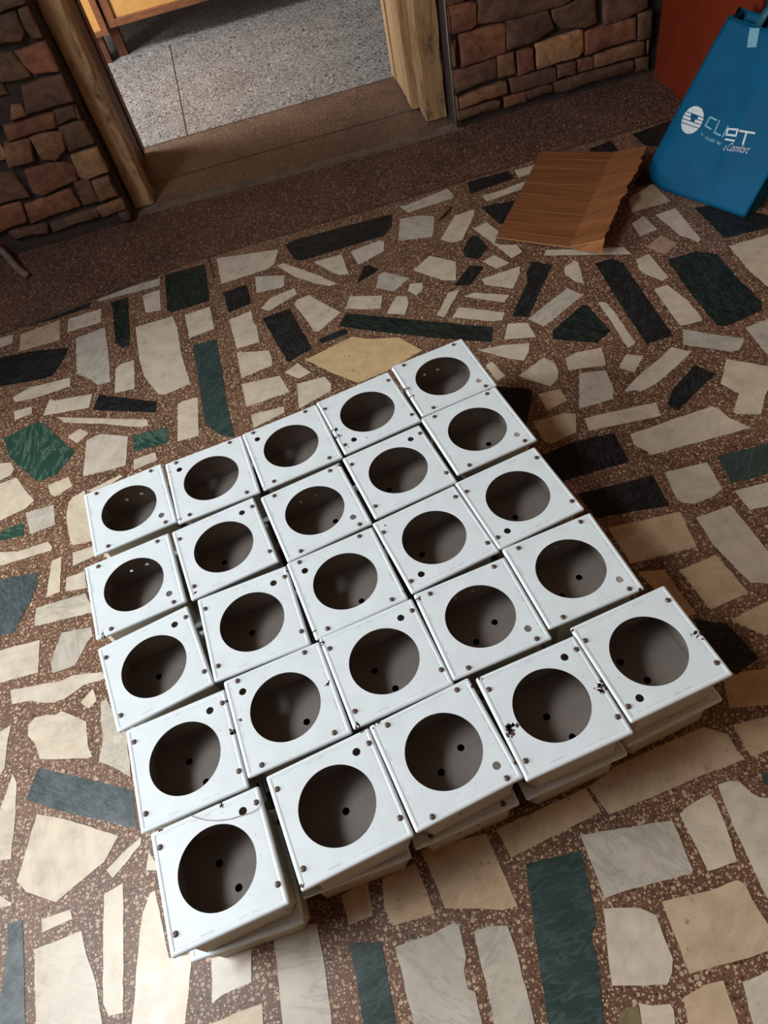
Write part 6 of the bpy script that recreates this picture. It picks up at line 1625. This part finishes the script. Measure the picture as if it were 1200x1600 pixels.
# printing on the front: strokes and shapes follow the cloth
def decal(name, polys, m, lift=.0016):
    bm = bmesh.new()
    for q in polys:
        try: bm.faces.new([bm.verts.new(front(u, v, lift)) for u, v in q])
        except ValueError: pass
    bmesh.ops.triangulate(bm, faces=bm.faces)
    return obj(name, bm, m, bag, recalc=True)
def stroke_polys(pl, w):
    out = []
    sx, sy = .37, .45
    for a, b in zip(pl, pl[1:]):
        A = Vector((a[0] * sx, a[1] * sy)); B_ = Vector((b[0] * sx, b[1] * sy)); e = B_ - A
        if e.length < 1e-5: continue
        t_ = e.normalized(); n_ = Vector((-t_.y, t_.x)) * w / 2; A = A - t_ * w * .45; B_ = B_ + t_ * w * .45
        out.append([(p.x / sx, p.y / sy) for p in (A - n_, B_ - n_, B_ + n_, A + n_)])
    return out
EMB = [[(0.2672, 0.4686), (0.2629, 0.4745), (0.2577, 0.4804), (0.2517, 0.4863), (0.2446, 0.4917), (0.2359, 0.4967), (0.2251, 0.5015), (0.2105, 0.5061), (0.1741, 0.5088), (0.1741, 0.5088), (0.1393, 0.4999), (0.1264, 0.4928), (0.1174, 0.4861), (0.1105, 0.4794), (0.1051, 0.4729), (0.1008, 0.4665), (0.0971, 0.4594), (0.0943, 0.4524)], [(0.1516, 0.4389), (0.1513, 0.4408), (0.1510, 0.4427), (0.1507, 0.4447), (0.1504, 0.4466), (0.1501, 0.4485), (0.1498, 0.4505), (0.1494, 0.4524), (0.1491, 0.4543), (0.0925, 0.4467), (0.0919, 0.4445), (0.0914, 0.4423), (0.0909, 0.4402), (0.0905, 0.4380), (0.0902, 0.4359), (0.0900, 0.4338), (0.0898, 0.4318), (0.0897, 0.4297)], [(0.2777, 0.4482), (0.2770, 0.4502), (0.2762, 0.4521), (0.2754, 0.4540), (0.2745, 0.4559), (0.2735, 0.4579), (0.2725, 0.4598), (0.2715, 0.4617), (0.2704, 0.4637), (0.2224, 0.4615), (0.2227, 0.4597), (0.2230, 0.4578), (0.2234, 0.4559), (0.2237, 0.4540), (0.2240, 0.4521), (0.2243, 0.4502), (0.2246, 0.4483), (0.2250, 0.4464)], [(0.1694, 0.4193), (0.1691, 0.4213), (0.1688, 0.4234), (0.1684, 0.4254), (0.1681, 0.4274), (0.1678, 0.4294), (0.1675, 0.4315), (0.1671, 0.4335), (0.1668, 0.4355), (0.0896, 0.4246), (0.0897, 0.4225), (0.0899, 0.4205), (0.0901, 0.4185), (0.0904, 0.4164), (0.0908, 0.4145), (0.0912, 0.4125), (0.0917, 0.4106), (0.0922, 0.4087)], [(0.2821, 0.4272), (0.2819, 0.4292), (0.2817, 0.4312), (0.2814, 0.4332), (0.2811, 0.4353), (0.2807, 0.4373), (0.2803, 0.4393), (0.2798, 0.4413), (0.2793, 0.4434), (0.2096, 0.4400), (0.2100, 0.4380), (0.2103, 0.4360), (0.2106, 0.4340), (0.2110, 0.4320), (0.2113, 0.4300), (0.2116, 0.4280), (0.2120, 0.4260), (0.2123, 0.4240)], [(0.2798, 0.4054), (0.2804, 0.4075), (0.2808, 0.4096), (0.2812, 0.4117), (0.2816, 0.4138), (0.2818, 0.4160), (0.2820, 0.4181), (0.2821, 0.4202), (0.2822, 0.4223), (0.0939, 0.4042), (0.0947, 0.4023), (0.0956, 0.4004), (0.0966, 0.3986), (0.0977, 0.3968), (0.0988, 0.3950), (0.1000, 0.3932), (0.1012, 0.3911), (0.1025, 0.3891)], [(0.2007, 0.3474), (0.2353, 0.3578), (0.2480, 0.3654), (0.2567, 0.3714), (0.2633, 0.3772), (0.2685, 0.3830), (0.2726, 0.3889), (0.2758, 0.3947), (0.2783, 0.4005), (0.1058, 0.3844), (0.1103, 0.3788), (0.1157, 0.3733), (0.1219, 0.3679), (0.1293, 0.3627), (0.1381, 0.3577), (0.1491, 0.3529), (0.1639, 0.3487), (0.2007, 0.3474)]]
STR = {'thin': [[(0.3849, 0.4749), (0.3187, 0.4803), (0.3193, 0.4274), (0.3786, 0.4197)], [(0.4116, 0.4768), (0.4232, 0.4068), (0.4847, 0.4013)], [(0.5070, 0.4598), (0.5099, 0.4002)]], 'bold': [[(0.5206, 0.4482), (0.6103, 0.4591), (0.6219, 0.4247), (0.5300, 0.4154), (0.5187, 0.4478)], [(0.5457, 0.3896), (0.6293, 0.3959)], [(0.6337, 0.4567), (0.7386, 0.4663)], [(0.6822, 0.4581), (0.7018, 0.3942)]], 'faint': [[(0.3224, 0.3840), (0.3428, 0.3734)], [(0.3757, 0.3702), (0.3913, 0.3562)], [(0.3917, 0.3735), (0.4090, 0.3574), (0.4217, 0.3600)], [(0.4242, 0.3704), (0.4334, 0.3550), (0.4509, 0.3562), (0.4436, 0.3694)], [(0.4530, 0.3714), (0.4622, 0.3561)], [(0.4838, 0.3655), (0.5023, 0.3522), (0.5030, 0.3646), (0.5214, 0.3513), (0.5235, 0.3664)]]}
decal('printed_emblem', EMB, M['print'])
decal('printed_lettering', [q for pl in STR['bold'] for q in stroke_polys(pl, .0052)], M['print'])
decal('faded_lettering', [q for pl in STR['thin'] for q in stroke_polys(pl, .0042)] , M['print_faint'])
decal('faded_tagline', [q for pl in STR['faint'] for q in stroke_polys(pl, .0022)], M['print_faint'])
PATCH = [(0.2132, 0.9825), (0.3013, 0.9953), (0.3635, 0.8998), (0.2843, 0.8842)]
decal('strap_stitching', [PATCH], M['print_faint'])
tc = bpy.data.curves.new('tagline_text', 'FONT'); tc.body = 'a Comfort'; tc.size = 1.0; tc.shear = .35; tc.offset = -.006
to = bpy.data.objects.new('tagline_text', tc); COL.objects.link(to)
bpy.context.view_layer.update()
me = bpy.data.meshes.new_from_object(to.evaluated_get(bpy.context.evaluated_depsgraph_get()))
COL.objects.unlink(to); bpy.data.objects.remove(to)
(u0, v0), (u1, v1) = ((0.5667, 0.3274), (0.7727, 0.3503))
wd = max(v.co.x for v in me.vertices)
du, dv = (u1 - u0) / wd, (v1 - v0) / wd
hs = math.hypot((u1 - u0) * .37, (v1 - v0) * .45) / wd * 1.75 / .45
for v in me.vertices:
    x, y = v.co.x, v.co.y
    v.co = front(u0 + du * x - dv * y * .8, v0 + dv * x + hs * y, .0017)
me.materials.append(M['print'])
to = bpy.data.objects.new('tagline_lettering', me); COL.objects.link(to); to.parent = bag

# ------------------------------------------------------------------ ribbed hose in the dark left corner
bm = bmesh.new()
ctrl = [Vector(p) for p in ((-1.058, 2.672, .016), (-1.10, 2.74, .022), (-1.15, 2.825, .060), (-1.22, 2.845, .16), (-1.33, 2.845, .30), (-1.50, 2.845, .36))]
pts = []
for i in range(len(ctrl) - 1):
    p0, p1, p2, p3 = ctrl[max(i - 1, 0)], ctrl[i], ctrl[i + 1], ctrl[min(i + 2, len(ctrl) - 1)]
    for k in range(30):
        t = k / 30
        pts.append(.5 * ((2 * p1) + (p2 - p0) * t + (2 * p0 - 5 * p1 + 4 * p2 - p3) * t * t + (3 * p1 - p0 - 3 * p2 + p3) * t ** 3))
tube(bm, pts, [.0145 if (i // 2) % 2 else .0120 for i in range(len(pts))], 12)
tag(obj('hose', bm, M['hose'], smooth=True), 'grey ribbed hose on the floor in the dark left corner by the brick wall', 'hose')
